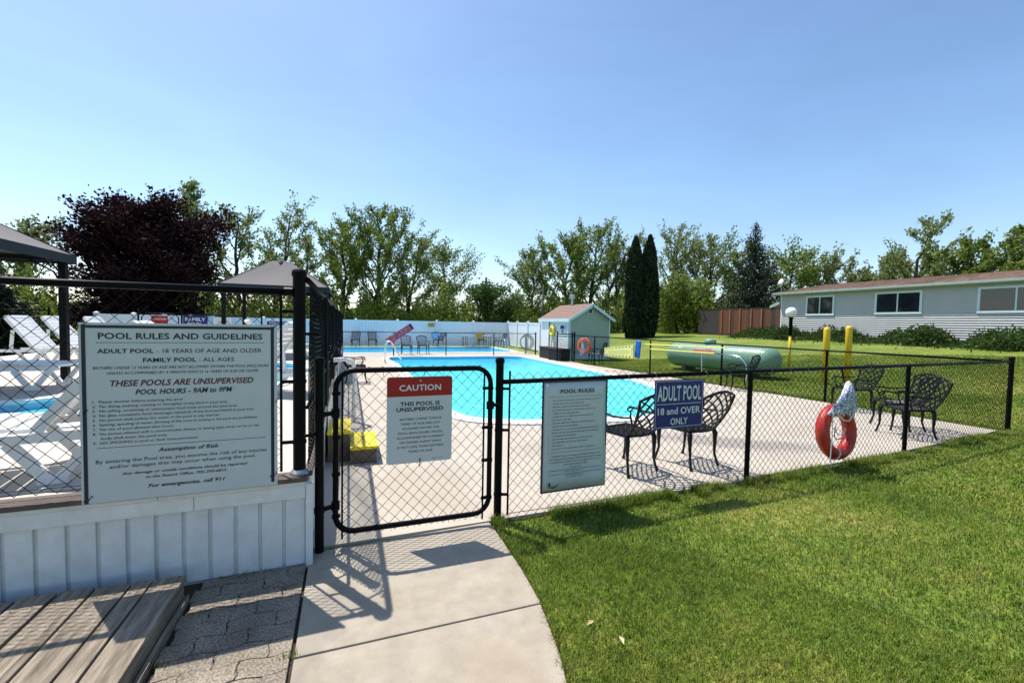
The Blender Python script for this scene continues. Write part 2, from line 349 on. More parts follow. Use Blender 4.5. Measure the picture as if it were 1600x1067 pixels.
# ------------------------------------------------------------------ ground
pool1 = smooth_poly([(1.80,20.3),(1.78,17),(1.78,14),(1.78,11),(1.77,8.5),(1.95,7.35),(2.6,6.85),(3.7,6.65),(4.9,6.55),(5.9,6.95),(6.75,8.0),(7.5,9.3),(7.95,10.9),(8.06,12.8),(8.06,15),(8.05,17.5),(8.02,19.6),(7.6,20.25),(6.8,20.4),(4.5,20.4)], 4)
pool1[0] = (1.80, 20.4)
pool2 = [(-.6,23.3),(8.6,23.3),(8.95,23.6),(9.0,24.2),(9.0,28.0),(8.7,28.4),(-.6,28.4),(-5.5,28.4),(-5.5,23.3)]
xs = np.unique(np.concatenate([np.arange(-30, 45, 1.5), [1.3, 8.5, -6, 9.5], np.array([-900,-400,-200,-120,-80,-60,-45,60,80,110,160,250,500,1000])]))
ys = np.unique(np.concatenate([np.arange(-12, 60, 1.5), [6.0, 20.8, 23.0, 28.9], np.array([-900,-400,-120,-50,-25,70,85,110,150,220,400,800,1600])]))
def ground():
    X, Y = np.meshgrid(xs, ys); Z = terrain(X, Y); V = np.stack([X, Y, Z], -1).reshape(-1, 3); nx = len(xs); F = []
    for j in range(len(ys)-1):
        for i in range(nx-1):
            cx, cy = (xs[i]+xs[i+1])/2, (ys[j]+ys[j+1])/2
            if (1.3 < cx < 8.5 and 6 < cy < 20.8) or (-6 < cx < 9.5 and 23 < cy < 28.9): continue
            F.append((j*nx+i, j*nx+i+1, (j+1)*nx+i+1, (j+1)*nx+i))
    return struct(np_obj('lawn_ground', V, np.array(F), lawnM, smooth=True))
ground()
# soil under path and pavers
struct(MB().box(-4, 1.02, -2, 3.2, -.3, -.022).build('soil', soilM))
# pool deck of the adult pool, in one pour with holes for the pools
deck_outer = [(-.27,3.40),(1.15,3.42),(4.06,3.50),(7.12,3.68),(9.75,3.92),(10.25,3.98),(10.2,5.2),(9.95,9),(9.75,12.5),(9.2,15.7),(9.3,17.2),(9.5,18.3),(9.5,29.4),(-8,29.4),(-8,21.4),(-.27,21.2)]
cop1 = offset_poly(pool1, .30); cop2 = offset_poly(pool2, .28)
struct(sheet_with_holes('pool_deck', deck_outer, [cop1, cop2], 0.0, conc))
m = MB()
for i in range(len(deck_outer)):
    a = deck_outer[i]; b = deck_outer[(i+1) % len(deck_outer)]
    m.add([(a[0],a[1],-.2),(b[0],b[1],-.2),(b[0],b[1],0),(a[0],a[1],0)], [(0,1,2,3)])
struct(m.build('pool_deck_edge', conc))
# control joints sawn in the pool deck are shallow dark grooves
def pool(name, poly, cop, zw, wmat):
    k = len(poly)
    c = MB(); 
    for i in range(k):
        j = (i+1) % k; a, b, a2, b2 = poly[i], poly[j], cop[i], cop[j]
        c.add([(a2[0],a2[1],.0),(b2[0],b2[1],.0),(b2[0],b2[1],.025),(a2[0],a2[1],.025),(a[0],a[1],.03),(b[0],b[1],.03),(b[0],b[1],-.02),(a[0],a[1],-.02)],
              [(0,1,2,3),(3,2,5,4),(4,5,6,7)])
    struct(c.build(name+'_coping', copM))
    w = MB()
    for i in range(k):
        j = (i+1) % k; a, b = poly[i], poly[j]
        w.add([(a[0],a[1],-.02),(b[0],b[1],-.02),(b[0],b[1],-1.3),(a[0],a[1],-1.3)], [(0,1,2,3)])
    struct(w.build(name+'_wall', linerM))
    struct(sheet_with_holes(name+'_water', poly, [], zw, wmat))
pool('adult_pool', pool1, cop1, -.10, waterA)
pool('far_pool', pool2, cop2, -.10, waterB)

for i, (a, b) in enumerate((((2.9,3.46),(2.9,6.4)),((5.9,3.62),(5.9,6.6)),((8.35,12),(9.78,12)),((8.35,9),(9.93,9)),((8.3,15),(9.3,15)),((-.26,6.5),(1.5,6.5)),((-.26,9.8),(1.45,9.8)),((-.26,13),(1.45,13)),((8.0,3.75),(8.0,8.6)))):
    d = Vector((b[0]-a[0], b[1]-a[1], 0)).normalized()*.003; n = Vector((-d.y, d.x, 0)); m = MB(); m.add([(a[0]+n.x,a[1]+n.y,.004),(a[0]-n.x,a[1]-n.y,.004),(b[0]-n.x,b[1]-n.y,.004),(b[0]+n.x,b[1]+n.y,.004)], [(0,1,2,3)]); struct(m.build('deck_joint', M('joint_dark', (.10,.085,.07), .95)))
# path slabs (two pours and a joint)
def path():
    def slab(poly):
        m = MB(); m.prism(poly, -.1, 0); o = m.build('slab', pathM, root)
        bv = o.modifiers.new('bevel', 'BEVEL'); bv.width = .006; bv.segments = 2; bv.limit_method = 'ANGLE'
    root = struct(thing('path', None, None))
    slab([(-.245,2.305),(1.075,2.30),(1.10,2.7),(1.105,3.1),(1.10,3.40),(-.25,3.335)])
    slab([(-.25,.2),(.25,.2),(.62,.9),(.88,1.5),(1.0,1.9),(1.07,2.29),(-.245,2.293)])
path()
# interlocking pavers
def pavers():
    root = struct(thing('paved_strip', None, None))
    a, L_, Hh = .011, .236, .122
    def wave(x): return a*math.sin(2*PI*(x+.05)/L_)
    for r in range(-9, 11):
        y0 = 2.60 + (r-6)*Hh
        if y0 < .9 or y0 > 3.14: continue
        for c in range(-14, 2):
            x0 = -.25 - L_*(-c) - (L_/2 if r % 2 else 0) + .118
            xl = max(x0, -.865); xr = min(x0+L_, -.262)
            if xr-xl < .03: continue
            g = .0022; n = 8; bot = []; top = []
            for i in range(n+1):
                x = xl + g + (xr-xl-2*g)*i/n
                bot.append((x, y0+wave(x)+g)); top.append((x, min(3.17, y0+Hh+wave(x)-g)))
            sd = lambda u, e: .007*math.sin(2*PI*u)*e
            el = 1 if xl == x0 else 0; er = 1 if xr == x0+L_ else 0
            side = lambda p, q, e: [(p[0]+(q[0]-p[0])*u+sd(u, e), p[1]+(q[1]-p[1])*u) for u in (.25, .5, .75)]
            poly = bot + side(bot[-1], top[-1], er) + top[::-1] + side(bot[0], top[0], el)[::-1]
            cx, cy = (xl+xr)/2, y0+Hh/2; dz = rnd.uniform(-.004, .002); tx, ty = rnd.uniform(-.02, .02), rnd.uniform(-.02, .02)
            m = MB(); k = len(poly); ins = [(cx+(x-cx)*.985, cy+(y-cy)*.97) for x, y in poly]
            zf = lambda x, y: dz + (x-cx)*tx + (y-cy)*ty + .001
            m.v = [(x, y, -.07) for x, y in poly] + [(x, y, zf(x, y)-.006) for x, y in poly] + [(x, y, zf(x, y)) for x, y in ins]
            for i in range(k):
                j = (i+1) % k; m.f += [(i, j, k+j, k+i), (k+i, k+j, 2*k+j, 2*k+i)]
            nt_ = n+1; T2 = 2*k    # top face as a strip of quads between the lower and upper wave
            for i in range(n): m.f.append((T2+i, T2+i+1, T2+nt_+3+nt_-1-(i+1), T2+nt_+3+nt_-1-i))
            m.f.append((T2+nt_-1, T2+nt_, T2+nt_+1, T2+nt_+2, T2+nt_+3)); m.f.append((T2+2*nt_+2, T2+2*nt_+3, T2+2*nt_+4, T2+2*nt_+5, T2))
            m.build('paver', paverM, root)
pavers()
# boardwalk
def boardwalk():
    root = struct(thing('boardwalk', None, None)); x = -.895
    for i, w in enumerate([.150, .085, .155, .150, .150, .150, .15, .15, .15, .15, .15, .15, .15]):
        o_ = rnd.uniform(-.015, .015); m = MB(); z = .13+rnd.uniform(-.003, .003); m.box(x-w, x, .3, 3.045+o_, z-.038, z)
        o = m.build('plank', plankM, root); bv = o.modifiers.new('bevel', 'BEVEL'); bv.width = .005; bv.segments = 2
        for yy in (2.93, 2.2, 1.4):
            for dx in (.25, .75): 
                n = MB(); n.lathe([(.0045, 0), (.0045, .002)], 6, (x-w*dx+rnd.uniform(-.008,.008), yy+rnd.uniform(-.01,.01), z-.0005)); n.build('nail', inkM, o)
        x -= w + rnd.uniform(.012, .019)
    m = MB().box(-.925, -.897, .3, 3.0, -.02, .088); m.build('stringer', plankM, root)
    m = MB().box(-3.5, -.93, .3, 3.0, -.02, .08); m.build('joist_frame', M('dark_joist', (.03,.025,.02), .9), root)
    m = MB().box(-.888, -.868, .3, 2.99, -.03, .03); m.build('edging_board', plankM, root)
boardwalk()

# ------------------------------------------------------------------ raised deck with white skirt
pool3 = smooth_poly([(-7,5.3),(-4.5,5.32),(-3.0,5.40),(-2.3,5.5),(-1.7,6.1),(-1.25,7.3),(-.98,8.6),(-.95,10.2),(-1.3,11.4),(-2.0,11.6),(-2.5,10.8),(-2.7,9.4),(-2.9,7.9),(-3.6,6.9),(-4.6,6.6),(-7,6.55)], 4)
def raised_deck():
    root = thing('raised_deck', 'raised white skirted patio of the family pool beside the gate', 'deck')
    cop = offset_poly(pool3, .22)
    outer = [(-8,3.075),(-.275,3.21),(-.275,21.0),(-8,21.0)]
    fl = sheet_with_holes('deck_floor', outer, [cop], .598, deckfloorM, root)
    k = len(pool3); c = MB(); w = MB()
    for i in range(k):
        j = (i+1) % k; a, b, a2, b2 = pool3[i], pool3[j], cop[i], cop[j]
        c.add([(a2[0],a2[1],.595),(b2[0],b2[1],.595),(b2[0],b2[1],.615),(a2[0],a2[1],.615),(a[0],a[1],.62),(b[0],b[1],.62),(b[0],b[1],.58),(a[0],a[1],.58)], [(0,1,2,3),(3,2,5,4),(4,5,6,7)])
        w.add([(a[0],a[1],.58),(b[0],b[1],.58),(b[0],b[1],.1),(a[0],a[1],.1)], [(0,1,2,3)])
    c.build('pool_coping', copM, root); w.build('pool_wall', linerM, root)
    # the front skirt follows a line from (-8,3.06) to (-.27,3.20)
    sl = math.atan2(.135, 7.73)
    def front(x): return 3.19 + (x+.27)*math.tan(sl)
    MB().box(-8, 0, .012, .1, -.05, .56).build('skirt_backing', skirtM, root, loc=(-.27, 3.20, 0), rz=sl)
    x = 0
    while x > -3.6:
        wd = .118; b = MB().box(x-wd, x, -.004, .0115, 0.0, .455); o = b.build('skirt_board', skirtM, root, loc=(-.27, 3.20, 0), rz=sl)
        bv = o.modifiers.new('bevel', 'BEVEL'); bv.width = .005; bv.segments = 2
        x -= .138
    for x0, x1 in ((-.62, 0.004), (-1.95, -.623), (-3.8, -1.953)):
        o = MB().box(x0, x1, -.022, .0115, .455, .545).build('fascia_board', skirtM, root, loc=(-.27, 3.20, 0), rz=sl)
        bv = o.modifiers.new('bevel', 'BEVEL'); bv.width = .003
    for x0, x1 in ((-.80, 0.006), (-3.8, -.803)):
        MB().box(x0, x1, -.028, .0115, .547, .572).build('fascia_trim', skirtM, root, loc=(-.27, 3.20, 0), rz=sl)
    MB().box(-3.8, .012, -.045, .10, .574, .604).build('cap_board', capM, root, loc=(-.27, 3.20, 0), rz=sl)
    MB().box(-.268, -.25, 3.185, 21, -.05, .56).build('side_skirt', skirtM, root)
    MB().box(-.285, -.235, 3.31, 21, .562, .60).build('side_cap', capM, root)
    MB().box(-.262, -.222, 3.17, 3.21, -.02, .552).build('corner_trim', skirtM, root)
    MB().box(-7.9, -.3, 20.9, 20.99, -.05, .56).build('back_skirt', skirtM, root)
raised_deck()
struct(sheet_with_holes('family_pool_water', pool3, [], .50, waterC))

# ------------------------------------------------------------------ chain-link
def chain_link(P0, P1, zb, zt, parent, w=.0875, r=.0021, n=4, wob=0.0, seed=0):
    P0 = np.array(P0, float); P1 = np.array(P1, float); L = np.hypot(*(P1-P0)); d = (P1-P0)/L; nrm = np.array([-d[1], d[0]])
    K = max(1, int(round(L/(w/2)))); ww = L/K; hh = w*1.02; S = int(round((zt-zb)/(hh/2))); hh = (zt-zb)/S
    rg = np.random.default_rng(seed)
    kk, ii = np.meshgrid(np.arange(K), np.arange(S+1), indexing='ij')
    s = kk*ww + np.where((ii+kk) % 2 == 0, .0, ww)
    off = np.where((ii+kk) % 2 == 0, -r*.9, r*.9)
    z = zb + ii*hh
    bulge = wob*np.sin(z*5+1.3)*np.sin(s*2.1+seed) + wob*.5*np.sin(s*5.3+z*3)
    sag = wob*.8*np.sin(s*3.7+z*4+seed)
    s2 = s + sag; C = np.stack([P0[0]+d[0]*s2+nrm[0]*(off+bulge), P0[1]+d[1]*s2+nrm[1]*(off+bulge), z+wob*.6*np.sin(s*4.1)], -1)
    dirs = np.zeros_like(C); dirs[:, 1:-1] = C[:, 2:]-C[:, :-2]; dirs[:, 0] = C[:, 1]-C[:, 0]; dirs[:, -1] = C[:, -1]-C[:, -2]
    N3 = np.array([nrm[0], nrm[1], 0.]); D3 = np.array([d[0], d[1], 0.])
    V = []
    for j in range(n):
        a = 2*PI*j/n + PI/4; V.append(C + N3*(r*math.cos(a)) + D3*(r*1.35*math.sin(a)))
    V = np.stack(V, 2).reshape(-1, 3)
    base = (kk[:, :-1]*(S+1)+ii[:, :-1])*n; F = []
    for j in range(n): F.append(np.stack([base+j, base+(j+1) % n, base+n+(j+1) % n, base+n+j], -1).reshape(-1, 4))
    o = np_obj('chain_link_mesh', V, np.concatenate(F), wireM, parent); o['kind'] = 'stuff'; return o
def post(parent, x, y, z0, z1, r=.03, cap=True, name='post', mat=None):
    m = MB(); pr = [(r, z0), (r, z1-.05 if cap else z1)]
    if cap: pr += [(r*1.18, z1-.05), (r*1.18, z1-.02), (r*.95, z1-.006), (r*.4, z1)]
    m.lathe(pr, 14, (x, y, 0)); return m.build(name, mat or black, parent, smooth=False)
def rail(parent, pts, r=.021, name='top_rail', n=8): return MB().tube(pts, r, n).build(name, black, parent, smooth=True)
def tension(parent, x, y, z0, z1, px, py, zs, pr=.03):
    MB().bar((x, y, z0), (x, y, z1), .016, .006).build('tension_bar', black, parent)
    for z in zs:
        m = MB(); m.bar((x-(x-px)*.0, y, z), (px, py, z), .012, .022); m.lathe([(pr*1.12, z-.011), (pr*1.12, z+.011)], 12, (px, py, 0)); m.build('clamp', black, parent)
def ties(parent, pts, z, step=.3):
    for i in range(len(pts)-1):
        a = Vector((*pts[i], z)); b = Vector((*pts[i+1], z)); L = (b-a).length; k = int(L/step)
        for j in range(1, k):
            p = a.lerp(b, j/k); d = (b-a).normalized(); nn = Vector((-d.y, d.x, 0))
            loop = [p + nn*(.025*math.cos(t)) + Vector((0, 0, .025*math.sin(t))) + d*(.006*t/3) for t in np.linspace(0, 2*PI, 9)]
            loop.append(p + nn*-.03 + Vector((0, 0, -.03))); MB().tube(loop, .0016, 4).build('wire_tie', galvM if rnd.random() < .3 else black, parent)

# near fence right of gate
def near_fence():
    root = thing('chain_link_fence', 'low black chain link fence beside the lawn, carrying the pool rules sheet', 'fence')
    P = [(1.19,3.46),(4.06,3.50),(7.12,3.66),(10.46,3.94)]
    post(root, 1.19, 3.46, -.05, 1.365, .033); post(root, 10.46, 3.94, -.05, 1.25, .034)
    for x, y in P[1:3]: post(root, x, y, -.05, 1.19, .026, cap=False)
    rail(root, [(*P[0], 1.155), (*P[1], 1.18), (*P[2], 1.18), (*P[3], 1.165)])
    for i in range(3):
        chain_link(P[i] if i else (1.27,3.43), P[i+1], .0, 1.235, root, seed=i, wob=.006) 
    tension(root, 1.27, 3.43, .02, 1.25, 1.19, 3.46, (1.10, .75, .2), .033)
    tension(root, 10.38, 3.93, .0, 1.16, 10.46, 3.94, (1.02, .65, .2), .034)
    rail(root, [(1.27,3.44,.03),(4.06,3.49,.015),(7.12,3.65,.01),(10.4,3.93,.02)], .003, 'bottom_wire', 5)
    ties(root, P, 1.172)
near_fence()
def fence_soil():
    f = [(1.10,3.44),(4.06,3.50),(7.12,3.66),(10.5,3.93)]; rg = random.Random(4); top = []; bot = []
    for i in range(60):
        x = 1.10+9.4*i/59; y = float(np.interp(x, [p[0] for p in f], [p[1] for p in f])); top.append((x, y)); bot.append((x, y-.035-rg.uniform(0, .05)))
    m = MB(); m.v = [(x, y, -.012) for x, y in bot+top]; m.f = [(i, i+1, 61+i, 60+i) for i in range(59)]; struct(m.build('soil_strip', soilM))
fence_soil()
def east_fence():
    root = thing('chain_link_fence', 'black chain link fence between the pool deck and the green tank', 'fence')
    P = [(10.46,3.94),(10.12,6.75),(9.85,9.45),(9.72,12.4),(9.45,15.6),(9.28,17.2)]
    for i, (x, y) in enumerate(P[1:]): post(root, x, y, -.05, 1.18 if i < 4 else 1.3, .026, cap=(i == 4))
    rail(root, [(x, y, 1.165) for x, y in P], .019)
    for i in range(5): chain_link(P[i], P[i+1], .0, 1.2, root, r=.0019, n=3 if i > 1 else 4, seed=20+i, wob=.004)
    MB().tube([(9.33,16.9,.45),(9.28,17.15,.45)], .01, 6).build('stub_rail', black, root)
east_fence()
def mid_fence():
    root = thing('chain_link_fence', 'black chain link fence crossing between the near pool and the far pool', 'fence')
    xs_ = [-.25, 2.0, 4.5, 6.97, 9.30]
    for x in xs_: post(root, x, 21.3+.0*x, -.02, 1.2 if x > 9 else 1.13, .024 if x < 9 else .035, cap=x > 9)
    rail(root, [(-.25,21.3,1.12),(9.3,21.3,1.12)], .017); chain_link((-.25,21.3),(9.3,21.3), .02, 1.12, root, r=.0012, n=3)
mid_fence()
def shed_gate_fence():
    root = thing('fence_section', 'short black fence section between the black deck boxes and the shed corner', 'fence')
    post(root, 8.72, 17.55, 0, 1.33, .032); post(root, 9.25, 16.95, 0, 1.33, .032)
    rail(root, [(8.72,17.55,1.22),(9.25,16.95,1.22)], .02); rail(root, [(8.72,17.55,1.12),(9.25,16.95,1.12)], .014, 'lower_rail')
    chain_link((8.72,17.55),(9.25,16.95), .03, 1.2, root, r=.0016, n=3)
shed_gate_fence()
def deck_fence():
    root = thing('chain_link_fence', 'black chain link fence on the raised deck edge behind the big sign', 'fence')
    z = .604
    post(root, -.31, 3.26, z, 1.985, .04); post(root, -3.6, 3.2, z, 1.86, .03, cap=False)
    MB().lathe([(.062, 0), (.062, .012), (.045, .03), (.041, .03)], 14, (-.31, 3.26, z)).build('base_flange', galvM, root)
    sl = math.tan(math.atan2(.135, 7.73)); f = lambda x: 3.26+(x+.31)*sl
    rail(root, [(-.36, f(-.36), 1.83), (-3.6, f(-3.6), 1.83)], .023)
    MB().tube([(-.40, f(-.4), 1.83), (-.35, f(-.35), 1.83)], .03, 10).build('rail_end_cup', black, root)
    chain_link((-3.6, f(-3.6)), (-.42, f(-.42)), z+.015, 1.83, root, w=.0925, seed=5, wob=.004)
    tension(root, -.42, f(-.42), z+.02, 1.84, -.31, 3.26, (1.70, 1.23, .82), .04)
    rail(root, [(-3.6, f(-3.6)-.004, z+.03), (-.42, f(-.42)-.004, z+.03)], .0025, 'bottom_wire', 5)
    rail(root, [(-3.6, f(-3.6)-.004, z+.055), (-.42, f(-.42)-.004, z+.05)], .0018, 'bottom_wire', 5)
deck_fence()
def deck_side_fence():
    root = thing('chain_link_fence', 'black chain link fence running away edge on from the deck corner post', 'fence')
    ysd = [3.26, 5.8, 8.4, 11.0, 13.6, 16.2, 18.8, 21.2]
    for y in ysd[1:]: post(root, -.262, y, .0, 1.93, .027, cap=False)
    rail(root, [(-.262, y, 1.915) for y in ysd], .02); rail(root, [(-.262, y, 1.05) for y in ysd], .012, 'middle_rail')
    chain_link((-.262,3.34),(-.262,21.2), .61, 1.90, root, w=.08, r=.0030, n=4, wob=.016, seed=9)
    for z in (1.55, .85): MB().bar((-.31,3.26,z), (-.19,3.33,z), .008, .02).build('brace_band', black, root)
deck_side_fence()
def gate():
    g = thing('gate_post', 'tall black steel gate post against the white deck corner, left of the gate', 'post')
    post(g, -.19, 3.33, 0, 1.39, .031, name='pipe')
    # hinges belong to the gate
    root = thing('gate', 'closed black chain link gate with rounded corners carrying the red caution sign', 'gate')
    x0, x1, z0, z1, y, R = -.085, 1.085, .095, 1.285, 3.38, .13
    pts = []
    for cx, cz, a in ((x1-R, z1-R, PI/2), (x1-R, z0+R, 0), (x0+R, z0+R, -PI/2), (x0+R, z1-R, PI)):
        for i in range(7):
            t = a - PI/2*i/6; pts.append((cx+R*math.cos(t), y, cz+R*math.sin(t)))
    MB().tube(pts, .0205, 10, closed=True).build('frame', black, root, smooth=True)
    chain_link((x0+.045, y-.002), (x1-.055, y-.002), .06, 1.31, root, w=.0925, r=.0021, seed=31, wob=.005)
    for xx, xf in ((x0+.045, x0), (x1-.055, x1)):
        MB().bar((xx, y-.006, .045), (xx, y-.006, 1.27), .014, .006).build('tension_bar', black, root)
        for z in (.22, .53, .80, 1.12):
            m = MB(); m.bar((xx-.012, y, z), (xf, y, z), .014, .024); m.lathe([(.026, z-.012), (.026, z+.012)], 10, (xf, y, 0)); m.build('clamp', black, root)
    for z in (.98, .30):
        m = MB(); m.lathe([(.036, z-.02), (.036, z+.02)], 12, (-.19, 3.33, 0)); m.bar((-.19,3.33,z), (x0,y,z), .02, .03); m.lathe([(.03, z-.03), (.03, z+.03)], 12, (x0, y, 0)); m.build('hinge', black, root)
    m = MB().tube([(x1+.02,y,.98),(x1+.07,y,.98),(x1+.10,y+.005,.965)], [.018,.012,.006], 8); m.lathe([(.032, .95), (.032, 1.01)], 12, (x1, y, 0)); m.build('latch', black, root)
    for i in range(12):
        x = x0+.1+i*.088; MB().tube([(x,y-.02,z0-.005),(x+.01,y+.024,z0+.018),(x+.02,y-.024,z0+.02),(x+.03,y-.02,z0-.03)], .0017, 4).build('wire_tie', black, root)
    for i in range(7):
        x = x0+.16+i*.15; MB().tube([(x,y-.022,z1-.005),(x+.01,y+.0,z1+.024),(x+.016,y-.02,z1+.028),(x+.02,y-.028,z1-.05)], .0017, 4).build('wire_tie', black, root)
gate()

# ------------------------------------------------------------------ lettering
def text(parent, s, x, z, w, h, mat, align='C', shear=0, bold=0.0, y=-.0022, sp=1.0):
    """flat lettering in the plane of the sign, x,z = anchor (baseline), w = fitted width or None, h = cap height"""
    cu = bpy.data.curves.new('lettering', 'FONT'); cu.body = s; cu.size = h/.70; cu.shear = shear; cu.offset = bold*h*.55; cu.resolution_u = 2; cu.space_character = sp
    ob = bpy.data.objects.new('lettering', cu); me = bpy.data.meshes.new_from_object(ob); bpy.data.objects.remove(ob); bpy.data.curves.remove(cu)
    n = len(me.vertices); co = np.empty(n*3, np.float32)
    if n == 0: return
    me.vertices.foreach_get('co', co); co = co.reshape(-1, 3); lo, hi = co[:, 0].min(), co[:, 0].max()
    sx = w/(hi-lo) if w else 1; X = (co[:, 0]-lo)*sx; wid = (hi-lo)*sx
    X += {'C': -wid/2, 'L': 0, 'R': -wid}[align]
    out = np.stack([X+x, np.full(n, y), co[:, 1]+z], -1).astype(np.float32); me.vertices.foreach_set('co', out.ravel()); me.update()
    me.materials.clear(); me.materials.append(mat)
    o = bpy.data.objects.new('lettering', me); COL.objects.link(o); o.parent = parent; return o
def quad_print(parent, name, x0, x1, z0, z1, mat, y=-.0018):
    m = MB(); m.add([(x0,y,z0),(x1,y,z0),(x1,y,z1),(x0,y,z1)], [(0,1,2,3)]); return m.build(name, mat, parent)
def word_line(m, x0, x1, z, h, y=-.0022):
    """print too fine to read: a run of tiny word marks"""
    x = x0
    while x < x1-.004:
        wl = min(rnd.uniform(.012, .045), x1-x); 
        c = x
        while c < x+wl-.003:
            cw = rnd.uniform(.0028, .0042); hh = h*rnd.choice((1, .7, .7, .95)); m.add([(c,y,z),(c+cw*.75,y,z),(c+cw*.75,y,z+hh),(c,y,z+hh)], [(0,1,2,3)]); c += cw*1.15
        x += wl + .007
def panel(w, h, th, mat, parent, name='panel', bow=0, rad=0):
    m = MB()
    if rad:
        poly = []
        for cx, cz, a in ((w-rad, rad, -PI/2), (w-rad, h-rad, 0), (rad, h-rad, PI/2), (rad, rad, PI)): poly += [(cx+rad*math.cos(a+PI/2*i/4), cz+rad*math.sin(a+PI/2*i/4)) for i in range(5)]
        k = len(poly); m.v = [(x, 0, z) for x, z in poly] + [(x, th, z) for x, z in poly]; m.f = [tuple(range(k)), tuple(range(2*k-1, k-1, -1))] + [(i, k+i, k+(i+1) % k, (i+1) % k) for i in range(k)]
    else: m.box(0, w, 0, th, 0, h)
    return m.build(name, mat, parent)
def big_sign():
    # hung with cable ties on the deck fence; a little dropped to the right edge
    root = thing('rules_sign', 'large grey white POOL RULES AND GUIDELINES board with dark edge on the deck fence', 'sign', (-1.385, 3.07, .598), math.radians(1.0))
    w, h = .965, 1.012
    panel(w, h, .008, signM, root, 'board')
    W2 = M('sign_light_edge', (.5, .54, .56), .4)
    for nm, a, b, c, d in (('border', .012, .030, .0, h-.012), ('border', w-.035, w-.017, .02, h-.012), ('border', .031, w-.036, h-.030, h-.014)): quad_print(root, nm, a, b, c, d, navyM, -.0016)
    T = lambda s, z, wd, hh, sh=0, bo=.03, mat=inkM, x=.485, al='C': text(root, s, x, z, wd, hh, mat, al, sh, bo)
    T('POOL RULES AND GUIDELINES', .922, .80, .034, bo=.04)
    quad_print(root, 'rule_line', .075, .895, .900, .9025, inkM)
    T('ADULT POOL', .842, .255, .024, bo=.05, x=.08, al='L'); T('- 18 YEARS OF AGE AND OLDER', .842, .53, .024, bo=.0, x=.35, al='L')
    T('FAMILY POOL', .790, .255, .024, bo=.05, x=.285, al='L'); T('- ALL AGES', .790, .18, .024, bo=.0, x=.553, al='L')
    T('BATHERS UNDER 12 YEARS OF AGE ARE NOT ALLOWED WITHIN THE POOL ENCLOSURE', .752, .86, .0155, .25, .0, x=.49)
    T('UNLESS ACCOMPANIED BY A PERSON WHO IS 16 YEARS OF AGE OR OLDER', .722, .74, .0155, .25, .0, x=.49)
    T('THESE POOLS ARE UNSUPERVISED', .655, .70, .034, .25, .05, inkR)
    T('POOL HOURS - 9AM to 9PM', .605, .475, .029, .25, .05)
    L = ['1.  Please shower before entering the pool', '2.  No diving, pushing, running or horseplay of any kind in pool area', '3.  No yelling, screaming or unnecessary loud noise around the pool area',
         '4.  No glass containers, food, beverages (alcohol) of any kind permitted in pool area', '5.  No person shall pollute the water in the pool in any manner', '6.  Spitting, spouting of water, blowing of the nose or peeing in the pool are prohibited',
         '7.  No use of pool allowed after hours', '8.  No person infected with a communicable disease or having open sores on his or her', '      body shall enter the pool area.', '9.  NO SMOKING in pool or deck areas permitted']
    wd = [.415, .64, .69, .78, .60, .795, .37, .81, .31, .485]
    for i, (s, q) in enumerate(zip(L, wd)):
        if i == 8: T(s.strip(), .563-i*.0258, .305, .0145, 0, .0, x=.09, al='L')
        else: T(s, .563-i*.0258, q, .0145, 0, .0, x=.055, al='L')
    quad_print(root, 'rule_line', .07, .90, .308, .3105, inkM)
    T('Assumption of Risk', .268, .30, .023, .25, .04, x=.50)
    T('By entering the Pool area, you assume the risk of any injuries', .222, .84, .020, 0, .0, x=.485); T('and/or damages that may occur when using the pool.', .190, .72, .020, 0, .0, x=.485)
    T('Any damage or unsafe conditions should be reported', .148, .62, .0155, .25, .03, x=.49); T('to the Resort Office: 705-295-6815', .118, .40, .0155, .25, .03, x=.49)
    T('For emergencies, call 911', .062, .38, .021, .25, .05, x=.49)
    for x, z in ((.02, h-.02), (w-.02, h-.02), (.03, .02), (w-.02, .06), (w-.01, h*.52), (.015, h*.5)):
        MB().tube([(x,-.004,z),(x+.01,-.012,z+.012),(x+.02,-.004,z+.02),(x-.012,.01,z+.03),(x-.02,-.004,z-.01)], .0022, 5).build('cable_tie', black, root)
    m = MB()
    m.tube([(.045,-.003,.16+.55),(.043,-.003,.42+.35)], .0012, 4)
big_sign()
